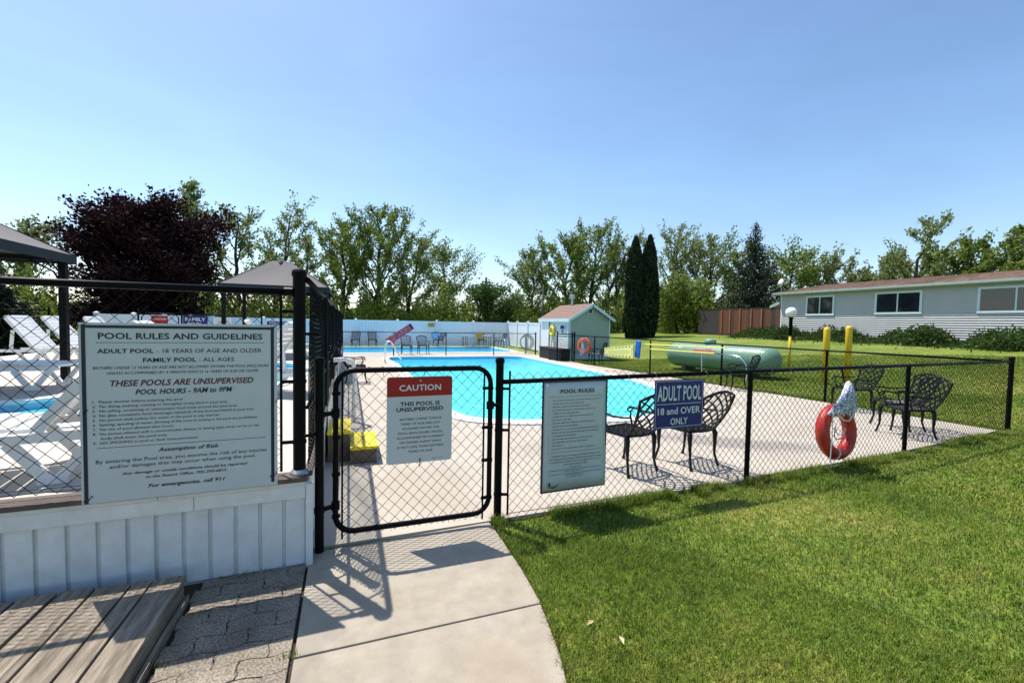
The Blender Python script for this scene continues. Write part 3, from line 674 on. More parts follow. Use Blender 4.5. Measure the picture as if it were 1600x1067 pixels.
def caution_sign():
    root = thing('caution_sign', 'red and white CAUTION sign with rounded corners hanging on the gate', 'sign', (.268, 3.350, .571), math.radians(.6))
    w, h = .495, .66
    panel(w, h, .004, M('sign_grey_white', (.50, .54, .56), .35), root, 'board', rad=.022)
    m = MB(); rad = .022; poly = [(.0015,h*.775),(w-.0015,h*.775)]+[(w-rad+(rad-.0015)*math.cos(a), h-rad+(rad-.0015)*math.sin(a)) for a in np.linspace(0, PI/2, 5)]+[(rad+(rad-.0015)*math.cos(a), h-rad+(rad-.0015)*math.sin(a)) for a in np.linspace(PI/2, PI, 5)]
    m.add([(x, -.0012, z) for x, z in poly], [tuple(range(len(poly)))]); m.build('red_band', redM, root)
    text(root, 'CAUTION', w/2, .555, .315, .044, printW, bold=.05, sp=1.05)
    text(root, 'THIS POOL IS', w/2, .440, .30, .030, inkM, bold=.06); text(root, 'UNSUPERVISED', w/2, .398, .355, .030, inkM, bold=.06)
    for i, (s, q) in enumerate((('BATHERS UNDER TWELVE', .315), ('YEARS OF AGE ARE NOT', .305), ('ALLOWED WITHIN THE', .28), ('POOL ENCLOSURE UNLESS', .335), ('ACCOMPANIED BY A PARENT', .36), ('OR HIS/HER AGENT WHO', .315), ('IS NOT LESS THAN SIXTEEN', .35), ('YEARS OF AGE.', .19))):
        text(root, s, w/2+.005, .330-i*.0355, q, .0165, inkM, bold=.0)
    mm = MB(); word_line(mm, .34, .43, .022, .006); mm.build('small_print', inkM, root)
    MB().tube([(w/2-.0,-.006,h-.03),(w/2,-.002,h-.03)], .006, 8).build('fastener', printW, root)
    MB().tube([(w/2,-.008,.035),(w/2,-.008,.0),(w/2,.0,-.03)], .0035, 6).build('cable_tie', black, root); MB().tube([(w/2,-.008,.045),(w/2,-.004,.045)], .006, 8).build('fastener', printW, root)
caution_sign()
def rules_panel():
    root = thing('rules_sign', 'tall grey POOL RULES sheet with fine print hanging on the near fence', 'sign', (1.568, 3.405, .185), math.radians(1.6))
    w, h = .645, .965
    # slightly bowed plastic sheet
    m = MB(); n = 10
    for j in range(n+1):
        for i in range(n+1):
            u, v = i/n, j/n; m.v.append((u*w + .012*u*(1-v)*v, -.0+.012*math.sin(v*PI)*math.sin(u*PI)*-1 - .01*(1-v)**2*u, v*h + .012*math.sin(u*PI)*(1-v)))
    for j in range(n):
        for i in range(n): a = j*(n+1)+i; m.f.append((a, a+1, a+n+2, a+n+1))
    o = m.build('sheet', signM, root, smooth=True); so_ = o.modifiers.new('solid', 'SOLIDIFY'); so_.thickness = .004; so_.offset = 0
    Y = -.022
    for a, b, c, d in ((-.006, .006, .0, h), (w-.006, w+.006, .0, h), (-.006, w+.006, h-.006, h+.004), (-.006, w+.006, -.006, .006)):
        MB().box(a, b, -.006, .008, c, d).build('border', navyM, root)
    text(root, 'POOL RULES', .33, .865, .345, .033, inkM, bold=.05, y=Y)
    quad_print(root, 'rule_line', .05, w-.05, .833, .8352, inkM, Y); quad_print(root, 'rule_line', .05, w-.05, .345, .347, inkM, Y)
    mm = MB(); ends = [.58,.40,.46,.52,.35,.50,.28,.52,.35,.56,.55,.33,.50,.44,.20,.52]
    for i, e in enumerate(ends):
        z = .800-i*.0283; 
        if i not in (6, 8, 10): word_line(mm, .045, .055, z, .007, Y)
        word_line(mm, .085, e, z, .008, Y)
    for z, a, b in ((.205,.26,.38),(.185,.05,.60),(.170,.22,.40),(.150,.05,.60),(.137,.22,.42),(.118,.24,.40)): word_line(mm, a, b, z, .0065, Y)
    mm.build('small_print', inkM, root)
    for i, (s, q) in enumerate((('CAUTION: This pool is unsupervised. Bathers under twelve', .50), ('years of age are not allowed within the pool enclosure unless', .54), ('accompanied by a parent or his or her agent who is not less', .52), ('than sixteen years of age.', .24))):
        text(root, s, .325, .308-i*.026, q, .0105, inkM, bold=.03, y=Y)
    lg = MB()   # drop over a swoosh
    lg.add([(x, Y, z) for x, z in ((.060,.075),(.068,.098),(.078,.075),(.080,.062),(.070,.054),(.060,.060))], [tuple(range(6))[::-1]])
    top = [(.05+.12*t, .058-.018*math.sin(t*PI)+.012*t) for t in np.linspace(0, 1, 9)]; bot = [(x, z-.009*math.sin(i/8*PI)-.001) for i, (x, z) in enumerate(top)]
    lg.add([(x, Y, z) for x, z in top+bot[::-1]], [tuple(range(18))[::-1]]); lg.build('logo', navyM, root)
rules_panel()
def adult_sign():
    root = thing('adult_pool_sign', 'dark blue ADULT POOL 18 and OVER ONLY sign on the near fence', 'sign', (2.755, 3.43, .650), math.radians(1.2))
    w, h = .612, .478
    panel(w, h, .004, blueM, root, 'board')
    for a, b, c, d in ((.012,w-.012,h-.016,h-.012),(.012,w-.012,.012,.016),(.012,.016,.012,h-.012),(w-.016,w-.012,.012,h-.012),(.03,w-.03,.238,.243)): quad_print(root, 'border', a, b, c, d, printW, -.0014)
    text(root, 'ADULT POOL', w/2, .275, .545, .145, printW, bold=.035); text(root, '18 and OVER', w/2, .140, .53, .066, printW, bold=.04); text(root, 'ONLY', w/2, .035, .215, .066, printW, bold=.04)
adult_sign()

# ------------------------------------------------------------------ cast aluminium chair
def make_chair():
    root = thing('patio_chair', 'x', 'chair')
    # seat: x right, y forward (sitter faces +y), seat front at y=.24
    def lattice(fn, nu, nv, r, diag=True):
        m = MB(); K = nu
        for s in range(-nv, nu+1):
            pts = []
            for i in range(nv*2+1):
                u = (s + i/2.0)/nu; v = (i/2.0)/nv
                if -1e-6 <= u <= 1+1e-6: pts.append(fn(u, v))
            if len(pts) > 1: m.tube(pts, r, 4)
            pts = []
            for i in range(nv*2+1):
                u = 1-(s + i/2.0)/nu; v = (i/2.0)/nv
                if -1e-6 <= u <= 1+1e-6: pts.append(fn(u, v))
            if len(pts) > 1: m.tube(pts, r, 4)
        return m
    sf = lambda u, v: ((u-.5)*(.44+.05*v), -.20+.44*v, .435-.012*math.sin(PI*u)*math.sin(PI*v)+.004)
    m = lattice(sf, 6, 6, .0085); ed = [sf(u/8, 0) for u in range(9)]+[sf(1, v/6) for v in range(1, 7)]+[sf(1-u/8, 1) for u in range(1, 9)]+[sf(0, 1-v/6) for v in range(1, 6)]
    m.tube(ed, .018, 6, closed=True); m.build('seat', castM, root)
    def bf(u, v):
        wd = .40+.13*v; top = .45+.07*math.sin(PI*u)+.0
        zz = .445 + v*top*.93; yb = -.205 - .20*v - .03*math.sin(PI*v); cur = -.05*math.sin(PI*u)
        return ((u-.5)*wd, yb+cur, zz)
    m = lattice(bf, 4, 4, .0105); ed = [bf(u/10, 0) for u in range(11)]+[bf(1, v/8) for v in range(1, 9)]+[bf(1-u/10, 1) for u in range(1, 11)]+[bf(0, 1-v/8) for v in range(1, 8)]
    m.tube(ed, .016, 6, closed=True); m.build('backrest', castM, root)
    for sx in (-1, 1):
        for fy in (-1, 1):
            x0 = sx*(.205 if fy < 0 else .225); y0 = -.19 if fy < 0 else .22
            pts = [(x0, y0, .435), (x0+sx*.015, y0+fy*.015, .39), (x0+sx*.012, y0+fy*.018, .27), (x0+sx*.006, y0+fy*.02, .15), (x0+sx*.022, y0+fy*.05, .03), (x0+sx*.03, y0+fy*.062, .008)]
            MB().tube(pts, [.026, .031, .021, .015, .015, .022], 7).build('leg', castM, root, smooth=True)
        pts = [(sx*.235,-.27,.66),(sx*.262,-.16,.645),(sx*.268,-.02,.635),(sx*.268,.12,.655),(sx*.265,.21,.655),(sx*.26,.245,.62),(sx*.262,.225,.595),(sx*.264,.205,.61)]
        mm = MB().tube(pts, [.010,.012,.014,.015,.015,.012,.009,.007], 6); mm.tube([(sx*.262,.15,.65),(sx*.255,.19,.60),(sx*.24,.17,.52),(sx*.23,.13,.44)], [.010,.010,.011,.012], 6)
        mm.tube([(sx*.255,.02,.45),(sx*.262,.07,.53),(sx*.262,.15,.56)], .007, 5); mm.build('armrest', castM, root, smooth=True)
    return root
ch0 = make_chair()
cg = 'black cast metal patio chairs around the pools'
ch0.location = (3.02, 4.22, 0); ch0.rotation_euler.z = math.radians(12); ch0['label'] = 'black lattice patio chair half covered by the blue adult pool sign'; ch0['group'] = cg
for x, y, a, lb in ((3.87,4.18,8,'black lattice chair seen from behind, right of the blue adult pool sign'),
    (8.25,4.22,68,'black lattice patio chair in profile facing left, nearest the right fence corner'),
    (8.78,4.62,62,'black lattice patio chair just behind the profile chair near the right fence corner'),
    (9.75,5.95,75,'black lattice patio chair at the deck edge behind the orange life ring'),
    (9.75,8.75,60,'black lattice patio chair in front of the green tank'),
    (2.70,22.2,180,'lattice chair behind the middle fence, left one near the diagonal red board'),
    (3.52,22.2,184,'lattice chair behind the middle fence, second right of the diagonal red board'),
    (.42,29.0,175,'far black chair against the white fence, left of the pair'),
    (1.42,29.0,182,'far black chair against the white fence, right of the pair'),
    (5.6,28.95,120,'far black chair with a blue mesh float beside it'),
    (8.6,28.95,180,'far black chair against the white fence behind the middle fence post'),
    (9.65,28.2,100,'far black chair by the white fence corner behind the pool ladder'),
    (.18,12.3,-90,'black lattice patio chair against the deck side fence, left of the near pool'),
    (9.95,16.3,75,'black chair half hidden behind the fence beside the shed and orange ring')):
    dup(ch0, (x, y, 0.0 if x < 9.9 else tz(x, y)), math.radians(a), lb, cg)

# ------------------------------------------------------------------ sun loungers
def make_lounger():
    root = thing('sun_lounger', 'x', 'lounger')
    # axis +x = head to foot; head hinge at x=.7
    L, Wd, H = 1.25, .62, .33
    for sy in (-1, 1):
        m = MB(); m.bar((-.62, sy*Wd/2, H-.04), (L-.55+.55, sy*Wd/2, H-.03), .04, .055); m.build('side_rail', resin, root)
    ex = L
    for xx in (-.08, .95):
        for sy in (-1, 1):
            m = MB(); y = sy*(Wd/2-.012)
            m.bar((xx-.20, y, H-.06), (xx-.02, y, .02), .055, .045, up=(0,1,0)); m.bar((xx+.20, y, H-.06), (xx+.02, y, .02), .055, .045, up=(0,1,0)); m.box(xx-.07, xx+.07, y-.03, y+.03, 0, .04)
            m.build('leg', resin, root)
    for i in range(11):
        x = .02+i*.112; z = H+.005+(.03*math.sin(i/10*PI))
        MB().box(x, x+.098, -Wd/2+.03, Wd/2-.03, z-.012, z+.012).build('slat', resin, root)
    # backrest raised about 50 degrees, hinge at x=0
    br = bpy.data.objects.new('backrest', None); COL.objects.link(br); br.parent = root; br.location = (0, 0, H); br.rotation_euler = (0, math.radians(54), 0)
    for sy in (-1, 1): MB().bar((0, sy*(Wd/2-.03), 0), (-.80, sy*(Wd/2-.03), 0), .05, .06).build('backrest_frame', resin, br)
    for i in range(9):
        x = -.03-i*.086; MB().box(x-.072, x, -Wd/2+.03, Wd/2-.03, .0, .024).build('backrest_slat', resin, br)
    MB().box(-.83, -.77, -Wd/2+.03, Wd/2-.03, -.02, .03).build('head_bar', resin, br)
    for sy in (-1, 1): MB().bar((-.38, sy*(Wd/2-.06), .40+H-.02), (-.42, sy*(Wd/2-.06), .26), .05, .03, up=(0,1,0)).build('prop', resin, root)
    return root
lg0 = make_lounger(); lgrp = 'white plastic sun loungers on the raised deck'
DZ = .60
lg0.location = (-6.05, 12.2, DZ); lg0.rotation_euler.z = math.radians(-6); lg0['label'] = 'white slatted lounger with raised back, leftmost of the back row on the deck'; lg0['group'] = lgrp
def lounger(x, y, a, lb): return dup(lg0, (x, y, DZ), math.radians(a), lb, lgrp)
lounger(-6.0, 13.25, -6, 'white slatted lounger with raised back, second from left in the deck back row')
lounger(-5.9, 14.7, -8, 'white lounger with raised back just right of the near gazebo post')
lounger(-1.85, 3.80, 190, 'large near lounger with its reclined back pointing up right, beside the large rules sign')
lounger(-1.15, 7.0, 165, 'white lounger near the deck corner, visible between the rules sign and the corner post')
lounger(-5.0, 8.3, -5, 'white lounger end at the left edge of the deck')
lounger(-1.9, 12.6, 20, 'white lounger behind the family pool, under the far gazebo')

# ------------------------------------------------------------------ gazebos
def gazebo(x0, x1, y0, y1, zb, ze, za, label):
    root = thing('gazebo', label, 'gazebo', ((x0+x1)/2, (y0+y1)/2, zb)); hx, hy = (x1-x0)/2, (y1-y0)/2; ze -= zb; za -= zb
    for sx in (-1, 1):
        for sy in (-1, 1):
            m = MB().box(sx*hx-.045, sx*hx+.045, sy*hy-.045, sy*hy+.045, 0, ze-.02); m.box(sx*hx-.08, sx*hx+.08, sy*hy-.08, sy*hy+.08, 0, .012); m.build('post', gzM, root)
    O = .12; c = [(-hx-O,-hy-O),(hx+O,-hy-O),(hx+O,hy+O),(-hx-O,hy+O)]; tp = .22
    t4 = [(-tp,-tp),(tp,-tp),(tp,tp),(-tp,tp)]
    for i in range(4):
        a, b = c[i], c[(i+1) % 4]; p, q = t4[i], t4[(i+1) % 4]; m = MB(); n = 10
        for j in range(n+1):     # canopy panel sags between the ribs
            for k in range(n+1):
                u, v = k/n, j/n; X = (a[0]*(1-u)+b[0]*u)*(1-v)+(p[0]*(1-u)+q[0]*u)*v; Y = (a[1]*(1-u)+b[1]*u)*(1-v)+(p[1]*(1-u)+q[1]*u)*v
                m.v.append((X, Y, ze+.03+(za-ze)*v - .05*math.sin(PI*u)*math.sin(PI*v)))
        for j in range(n):
            for k in range(n): s = j*(n+1)+k; m.f.append((s, s+1, s+n+2, s+n+1))
        m.build('canopy_panel', canvasM, root, smooth=True)
        MB().bar((*a, ze+.035), (*p, za+.005), .035, .02).build('hip_rib', canvasD, root)
        mid = ((a[0]+b[0])/2, (a[1]+b[1])/2)
        v = MB(); nn = 12; pts = []
        for k in range(nn+1):
            u = k/nn; X, Y = a[0]*(1-u)+b[0]*u, a[1]*(1-u)+b[1]*u; v.v += [(X, Y, ze+.04), (X, Y, ze-.10-.0*math.sin(PI*u))]
        for k in range(nn): v.f.append((2*k, 2*k+2, 2*k+3, 2*k+1))
        v.build('valance', canvasD, root)
        e = [(-hx,-hy),(hx,-hy),(hx,hy),(-hx,hy)]; MB().bar((*e[i], ze-.04), (*e[(i+1) % 4], ze-.04), .03, .05).build('beam', gzM, root)
        A = Vector((*e[i], ze-.45)); d = (Vector((*e[(i+1) % 4], 0))-Vector((*e[i], 0))).normalized()
        MB().tube([A, A+d*.12+Vector((0,0,.22)), A+d*.45+Vector((0,0,.42))], .014, 6).build('brace', gzM, root)
        B = Vector((*e[(i+1) % 4], ze-.45)); MB().tube([B, B-d*.12+Vector((0,0,.22)), B-d*.45+Vector((0,0,.42))], .014, 6).build('brace', gzM, root)
    m = MB(); m.lathe([(.36, za-.04), (.30, za+.02), (.05, za+.08)], 4); m.build('vent_cap', canvasD, root)
gazebo(-7.45, -4.25, 5.85, 9.05, DZ, 2.56, 3.45, 'near gazebo with grey canopy cut off by the left picture edge')
gazebo(-3.04, -.62, 13.3, 15.7, DZ, 2.50, 3.28, 'small square gazebo with grey brown canopy behind the fence corner post')

# ------------------------------------------------------------------ back part of the deck: fence and gate with signs
def back_gate():
    root = thing('chain_link_fence', 'black fence and arched gate at the back of the raised deck', 'fence')
    y = 20.2; X = (-12.5,-9.9,-7.35,-6.0,-3.3,-.4)
    for x in X: post(root, x, y, .0, 1.93, .03, cap=True)
    rail(root, [(X[0],y,1.8),(X[1],y,1.8)], .02); rail(root, [(X[3],y,1.74),(X[-1],y,1.74)], .02)
    chain_link((X[0],y),(X[1],y), .1, 1.8, root, r=.0012, n=3); chain_link((X[3],y),(X[-1],y), .62, 1.74, root, r=.0012, n=3)
    pts = [(-7.25,y,.7),(-7.25,y,1.62),(-7.12,y,1.76),(-6.23,y,1.76),(-6.1,y,1.62),(-6.1,y,.7)]
    MB().tube(pts, .022, 8).build('gate_frame', black, root, smooth=True)
    s = thing('caution_sign', 'small far red CAUTION sign on the gate at the back of the deck', 'sign', (-6.95, y-.03, 1.30)); panel(.52, .38, .004, redM, s, 'board'); text(s, 'CAUTION', .26, .22, .40, .07, printW, bold=.04)
    s = thing('family_pool_sign', 'far blue FAMILY POOL sign just above the large rules sign', 'sign', (-5.95, y-.03, 1.22)); panel(.80, .48, .004, blueM, s, 'board'); text(s, 'FAMILY', .40, .28, .66, .13, printW, bold=.04); text(s, 'POOL', .40, .09, .5, .13, printW, bold=.04)
    s = thing('family_pool_sign', 'far narrow blue sign on the back fence beside the gazebo post', 'sign', (-3.1, y-.03, 1.40)); panel(.85, .14, .004, blueM, s, 'board'); text(s, 'FAMILY POOL', .42, .035, .7, .075, printW, bold=.04)
    s = thing('white_notice', 'white notice sheet right of the far FAMILY POOL sign', 'sign', (-4.95, y-.03, 1.15)); panel(.6, .5, .004, printW, s, 'board'); mm = MB(); [word_line(mm, .06, .54, .42-i*.05, .012) for i in range(7)]; mm.build('small_print', inkM, s)
back_gate()

# ------------------------------------------------------------------ white vinyl fence
def vinyl(a, b, n, label, h=1.68):
    a = Vector(a); b = Vector(b); root = thing('vinyl_fence', label, 'fence', (a.x, a.y, 0), math.atan2((b-a).y, (b-a).x)); L = (b-a).length
    for i in range(n+1):
        x = L*i/n; m = MB().box(x-.065, x+.065, -.065, .065, -.05, h+.03); pp = m.build('post', white, root)
        c = MB().box(x-.08, x+.08, -.08, .08, h+.031, h+.05); c.add([(x-.075,-.075,h+.05),(x+.075,-.075,h+.05),(x+.075,.075,h+.05),(x-.075,.075,h+.05),(x,0,h+.10)], [(0,1,4),(1,2,4),(2,3,4),(3,0,4)]); c.build('post_cap', white, pp)
        if i < n:
            x0, x1 = x+.066, L*(i+1)/n-.066
            MB().box(x0, x1, -.025, .025, h-.12, h).build('top_rail', white, root); MB().box(x0, x1, -.025, .025, .05, .17).build('bottom_rail', white, root)
            k = int((x1-x0)/.17); w = (x1-x0)/k
            for j in range(k): MB().box(x0+j*w+.004, x0+(j+1)*w-.004, -.012, .012, .171, h-.121).build('panel_board', white, root)
vinyl((-7.3,29.6), (10.75,29.6), 7, 'long white vinyl privacy fence behind the far pool')
vinyl((10.75,29.6), (10.45,21.4), 4, 'white vinyl fence run from the back corner to the shed', 1.70)
vinyl((-9.6,22.6), (-7.3,29.6), 4, 'white vinyl fence run seen above the large sign, left of the blue sign', 1.72)

# ------------------------------------------------------------------ shed
def siding(m, origin, along, L, z0, z1, c=.1, out=(0,-1), lap=.040, cut=None):
    """horizontal clapboards: saw-tooth wall"""
    ax, ay = along; ox, oy = out; n = max(1, int(round((z1-z0)/c))); c = (z1-z0)/n
    for i in range(n):
        za, zb = z0+i*c, z0+(i+1)*c; s0, s1 = 0, L
        if cut: s0, s1 = cut((za+zb)/2)
        if s1-s0 < .02: continue
        P = lambda s, o, z: (origin[0]+ax*s+ox*o, origin[1]+ay*s+oy*o, z)
        m.add([P(s0,lap,za),P(s1,lap,za),P(s1,.002,zb),P(s0,.002,zb),P(s0,0,za),P(s1,0,za),P(s0,-.02,zb),P(s1,-.02,zb)], [(0,1,2,3),(4,5,1,0),(0,3,6,4),(1,5,7,2)])
def shed():
    x0, x1, y0, y1, e, ap = 9.62, 11.80, 18.2, 21.15, 1.93, 2.58
    root = thing('pool_shed', 'small pale green clapboard shed with brown shingle roof beside the far pool', 'shed', (x0, y0, 0)); W_, D_ = x1-x0, y1-y0
    def cut(z): 
        if z < e: return (0, W_)
        t = (z-e)/(ap-e); return (W_/2*t, W_-W_/2*t)
    m = MB(); siding(m, (0,0), (1,0), W_, .28, ap, .105, (0,-1), cut=cut); m.build('gable_wall', shedG, root)
    MB().box(0, W_, -.004, .05, -.05, .28).build('skirting', trimM, root)
    m = MB(); siding(m, (0,D_), (0,-1), D_, .1, e, .105, (-1,0)); m.build('front_wall', shedW, root)
    m = MB().box(.03, W_-.01, .05, D_, 0, e); m.build('core', shedG, root)
    MB().box(-.05, -.001, -.052, .06, .0, e).build('corner_trim', trimM, root); MB().box(.0, .07, -.052, -.0415, .0, e).build('corner_trim', trimM, root); MB().box(W_-.05, W_+.03, -.052, -.0415, .0, e).build('corner_trim', trimM, root)
    # roof
    o = .30; oz = (ap-e)/(W_/2)*.14
    for s in (0, 1):
        xa, xb = (-.14, W_/2) if s == 0 else (W_+.14, W_/2); za, zb = e-oz+.06, ap+.06
        r = bpy.data.objects.new('roof', None); COL.objects.link(r); r.parent = root
        nrow = 9
        for i in range(nrow):
            u0, u1 = i/nrow, (i+1)/nrow; 
            A = Vector((xa+(xb-xa)*u0, 0, za+(zb-za)*u0+.016)); B = Vector((xa+(xb-xa)*u1, 0, za+(zb-za)*u1+.004)); mm = MB()
            mm.add([(A.x,-o,A.z),(A.x,D_+.2,A.z),(B.x,D_+.2,B.z),(B.x,-o,B.z),(A.x,-o,A.z-.016),(A.x,D_+.2,A.z-.016),(B.x,D_+.2,B.z-.02),(B.x,-o,B.z-.02)], [(0,1,2,3),(4,5,1,0),(4,0,3,7),(5,6,2,1),(4,7,6,5)]); mm.build('shingle_course', roofM, r)
        MB().bar((xa, -o-.012, za-.07), (xb, -o-.012, zb-.07), .025, .13).build('rake_board', trimM, root)
    MB().box(-.165, -.142, -o, D_+.2, e-oz-.09, e-oz+.07).build('fascia_board', trimM, root)
    MB().box(-.14, .0, -o, D_+.2, e-oz-.02, e-oz+.0).build('soffit', trimM, root)
    mm = MB().box(W_/2-.13, W_/2+.13, -.060, -.042, 2.15, 2.42); mm.build('gable_vent', trimM, root); MB().box(W_/2-.09, W_/2+.09, -.066, -.061, 2.19, 2.38).build('louvre', M('dark_louvre', (.05,.07,.07), .6), root)
    dr = MB().box(-.062, -.043, 2.05, 2.85, .02, 1.78).build('door', white, root); MB().box(-.064, -.043, 2.0, 2.04, .0, 1.82).build('door_jamb', canvasD, root)
    MB().lathe([(.07, 2.25), (.07, 2.95), (.15, 2.96), (.15, 3.14), (.10, 3.16)], 12, (1.05, 1.7, 0)).build('vent_pipe', galvM, root)
    MB().box(-.052, -.043, .42, .78, 1.42, 1.58).build('notice', blueM, root); MB().box(-.052, -.043, .50, .62, 1.26, 1.36).build('notice', blueM, root)
    lt = MB(); lt.tube([(-.03,.22,1.62),(-.05,.22,1.5),(-.05,.18,1.44),(-.03,.22,1.38)], .01, 5); lt.build('conduit', boxM, root)
shed()
def ring(name, label, R, r, mat, loc, rot, extras=True, group=None):
    root = thing(name, label, 'life ring', loc, 0, group); root.rotation_euler = rot
    MB().tube([(R*math.cos(t), 0, R*math.sin(t)) for t in np.linspace(0, 2*PI, 33)[:-1]], r, 14, closed=True).build('ring_body', mat, root, smooth=True)
    if extras:
        for a in (1.2, 4.4):
            c = [(R*math.cos(a)+ (r*1.06)*math.cos(t)*math.cos(a), (r*1.06)*math.sin(t), R*math.sin(a)+(r*1.06)*math.cos(t)*math.sin(a)) for t in np.linspace(0, 2*PI, 13)[:-1]]
            MB().tube(c, .008, 5, closed=True).build('rope_band', M('white_rope', (.6,.58,.6), .8), root)
        gp = []
        for i in range(14):
            a = i/48*2*PI; k = abs(math.sin((a-.3)*2)); gp.append(((R+r*(1.02-.3*k))*math.cos(a)*1.0, -r*.6*k-.01, (R+r*(1.02-.3*k))*math.sin(a)-.02*k))
        MB().tube(gp, .005, 5).build('grab_rope', M('white_rope', (.6,.58,.6), .8), root)
    return root
ring('life_ring', 'large orange red life ring tied to the outside of the near fence', .262, .074, orangeM, (5.52,3.53,.42), (math.radians(-6), math.radians(0), math.radians(3)))
def rope_bundle():
    root = thing('rope_bundle', 'bundle of blue and white braided rope hanging over the orange life ring', 'rope', (5.52,3.50,.03)); rg = random.Random(3)
    for i in range(15):
        a = i/14; pts = []
        x1 = -.30+.40*a; top = 1.0-.03*abs(a-.5)
        for k in range(9):
            t = k/8; pts.append((-.01+.02*(a-.5)+(x1)*t**.8+.012*math.sin(9*t+i), -.075-.05*math.sin(PI*min(1,t*1.1))*rg.uniform(.5, 1.2)-.01*(i % 3), top-(.36+.03*a)*t+.012*math.sin(7*t+i*2)))
        MB().tube(pts, .016, 6).build('rope_strand', ropeM, root, smooth=True)
    w = M('white_rope', (.6,.58,.6), .8)
    MB().tube([(-.26,-.11,.70),(-.20,-.12,.62),(-.10,-.12,.56),(-.02,-.12,.55),(.05,-.12,.62),(.07,-.11,.70)], .009, 6).build('rope_end', w, root)
    MB().tube([(-.27,-.10,.72),(-.29,-.11,.55),(-.285,-.11,.35),(-.28,-.10,.12),(-.25,-.10,.03)], .007, 6).build('rope_end', w, root)
    lp = [(-.02+.10*math.cos(t), -.03, .40+.10*math.sin(t)+.02*math.sin(3*t)) for t in np.linspace(2.6, 7.4, 18)]; MB().tube(lp, .006, 6).build('rope_end', M('grey_rope', (.16,.17,.2), .8), root)
    lp = [(-.03+.08*math.cos(t), -.04, .43+.06*math.sin(t)) for t in np.linspace(2.9, 6.6, 14)]; MB().tube(lp, .006, 6).build('rope_end', w, root)
    m = MB().tube([(0,-.06,.98),(.0,-.02,1.03),(.0,.0,1.16)], .01, 6); m.build('hook', black, root)
rope_bundle()
ring('life_ring', 'small far orange life ring on the fence in front of the shed wall', .27, .075, M('ring_orange', (.75,.12,.05), .45), (9.42,16.4,.75), (0, 0, math.radians(-65)))
def far_rope():
    root = thing('rope_bundle', 'white rope hanging below the far orange life ring by the shed', 'rope', (9.35,16.35,0))
    for i in range(6): MB().tube([(-.06,0,.95),(-.09+.02*i,-.02*i,.62),(-.10+.03*i,.0,.35+.02*i)], .016, 5).build('rope_strand', ropeM, root)
far_rope()
def yellow_ring():
    root = thing('life_ring', 'yellow horseshoe ring and pole hanging on the shed front wall', 'life ring', (9.56, 19.75, 0))
    MB().tube([(-.06, .20*math.cos(t), 1.30+.20*math.sin(t)) for t in np.linspace(0, 2*PI, 21)[:-1]], .07, 8, closed=True).build('ring_body', M('ring_yellow', (.75,.62,.05), .5), root, smooth=True)
    MB().tube([(-.05,-.02,1.62),(-.05,.0,1.2),(-.05,.05,.55)], .03, 6).build('strap', M('strap_cream', (.7,.66,.4), .6), root)
yellow_ring()
def deck_box(x, y, w, d, rz, label):
    root = thing('deck_box', label, 'storage box', (x, y, 0), rz, 'black storage boxes by the shed')
    m = MB().box(-w/2, w/2, -d/2, d/2, 0, .48); o = m.build('body', boxM, root); bv = o.modifiers.new('b', 'BEVEL'); bv.width = .02
    for i in range(5): xx = -w/2+.08+i*(w-.16)/4; MB().box(xx-.015, xx+.015, -d/2-.008, -d/2-.001, .04, .44).build('rib', boxM, root)
    m = MB().box(-w/2-.02, w/2+.02, -d/2-.02, d/2+.02, .482, .55); o = m.build('lid', boxM, root); bv = o.modifiers.new('b', 'BEVEL'); bv.width = .02; bv.segments = 2
deck_box(9.12, 19.15, 1.25, .55, math.radians(-90), 'black plastic storage box nearest the shed door')
deck_box(9.02, 17.95, .95, .55, math.radians(-80), 'black plastic storage box nearest the shed corner')
def coil():
    root = thing('hose_coil', 'coiled grey hose hanging on the middle fence left of the shed', 'hose', (9.15, 22.3, 0))
    for i in range(6): r = .30+.025*i; MB().tube([(r*math.cos(t)+.01*i, -.03*(i % 3), .62+r*math.sin(t)*1.05) for t in np.linspace(0, 2*PI, 25)[:-1]], .014, 6, closed=True).build('loop', hoseM, root)
    for i in range(4): MB().tube([(-.06+.03*i,-.05,.9),(-.03+.02*i,-.08,.6),(.0+.02*i,-.05,.18)], .014, 6).build('loop', hoseM, root)
    MB().box(-.04, .04, -.02, .04, 0, .95).build('stake', galvM, root)
coil()
def rail_thing(x, y, label, rz=0, h=.85):
    root = thing('pool_handrail', label, 'handrail', (x, y, 0), rz)
    for s in (-.0, .5):
        MB().tube([(0,s,0),(0,s,h*.8),(.06,s,h*.97),(.16,s,h),(.26,s,h*.93),(.62,s,.1),(.66,s,-.15)], .024, 8).build('rail', chromeM, root, smooth=True)
rail_thing(1.36, 17.7, 'chrome handrail at the left edge of the near pool', 0)
def ladder(x, y, rz, label):
    root = thing('pool_ladder', label, 'ladder', (x, y, 0), rz)
    for s in (0, .5): MB().tube([(-.3,s,0),(-.22,s,.55),(-.1,s,.78),(.05,s,.72),(.15,s,.3),(.18,s,-.3)], .02, 8).build('rail', chromeM, root, smooth=True)
    for z in (-.05, -.25): MB().bar((.17,0,z),(.17,.5,z), .06, .02).build('rung', chromeM, root)
ladder(8.45, 24.4, PI, 'chrome ladder at the right end of the far pool')
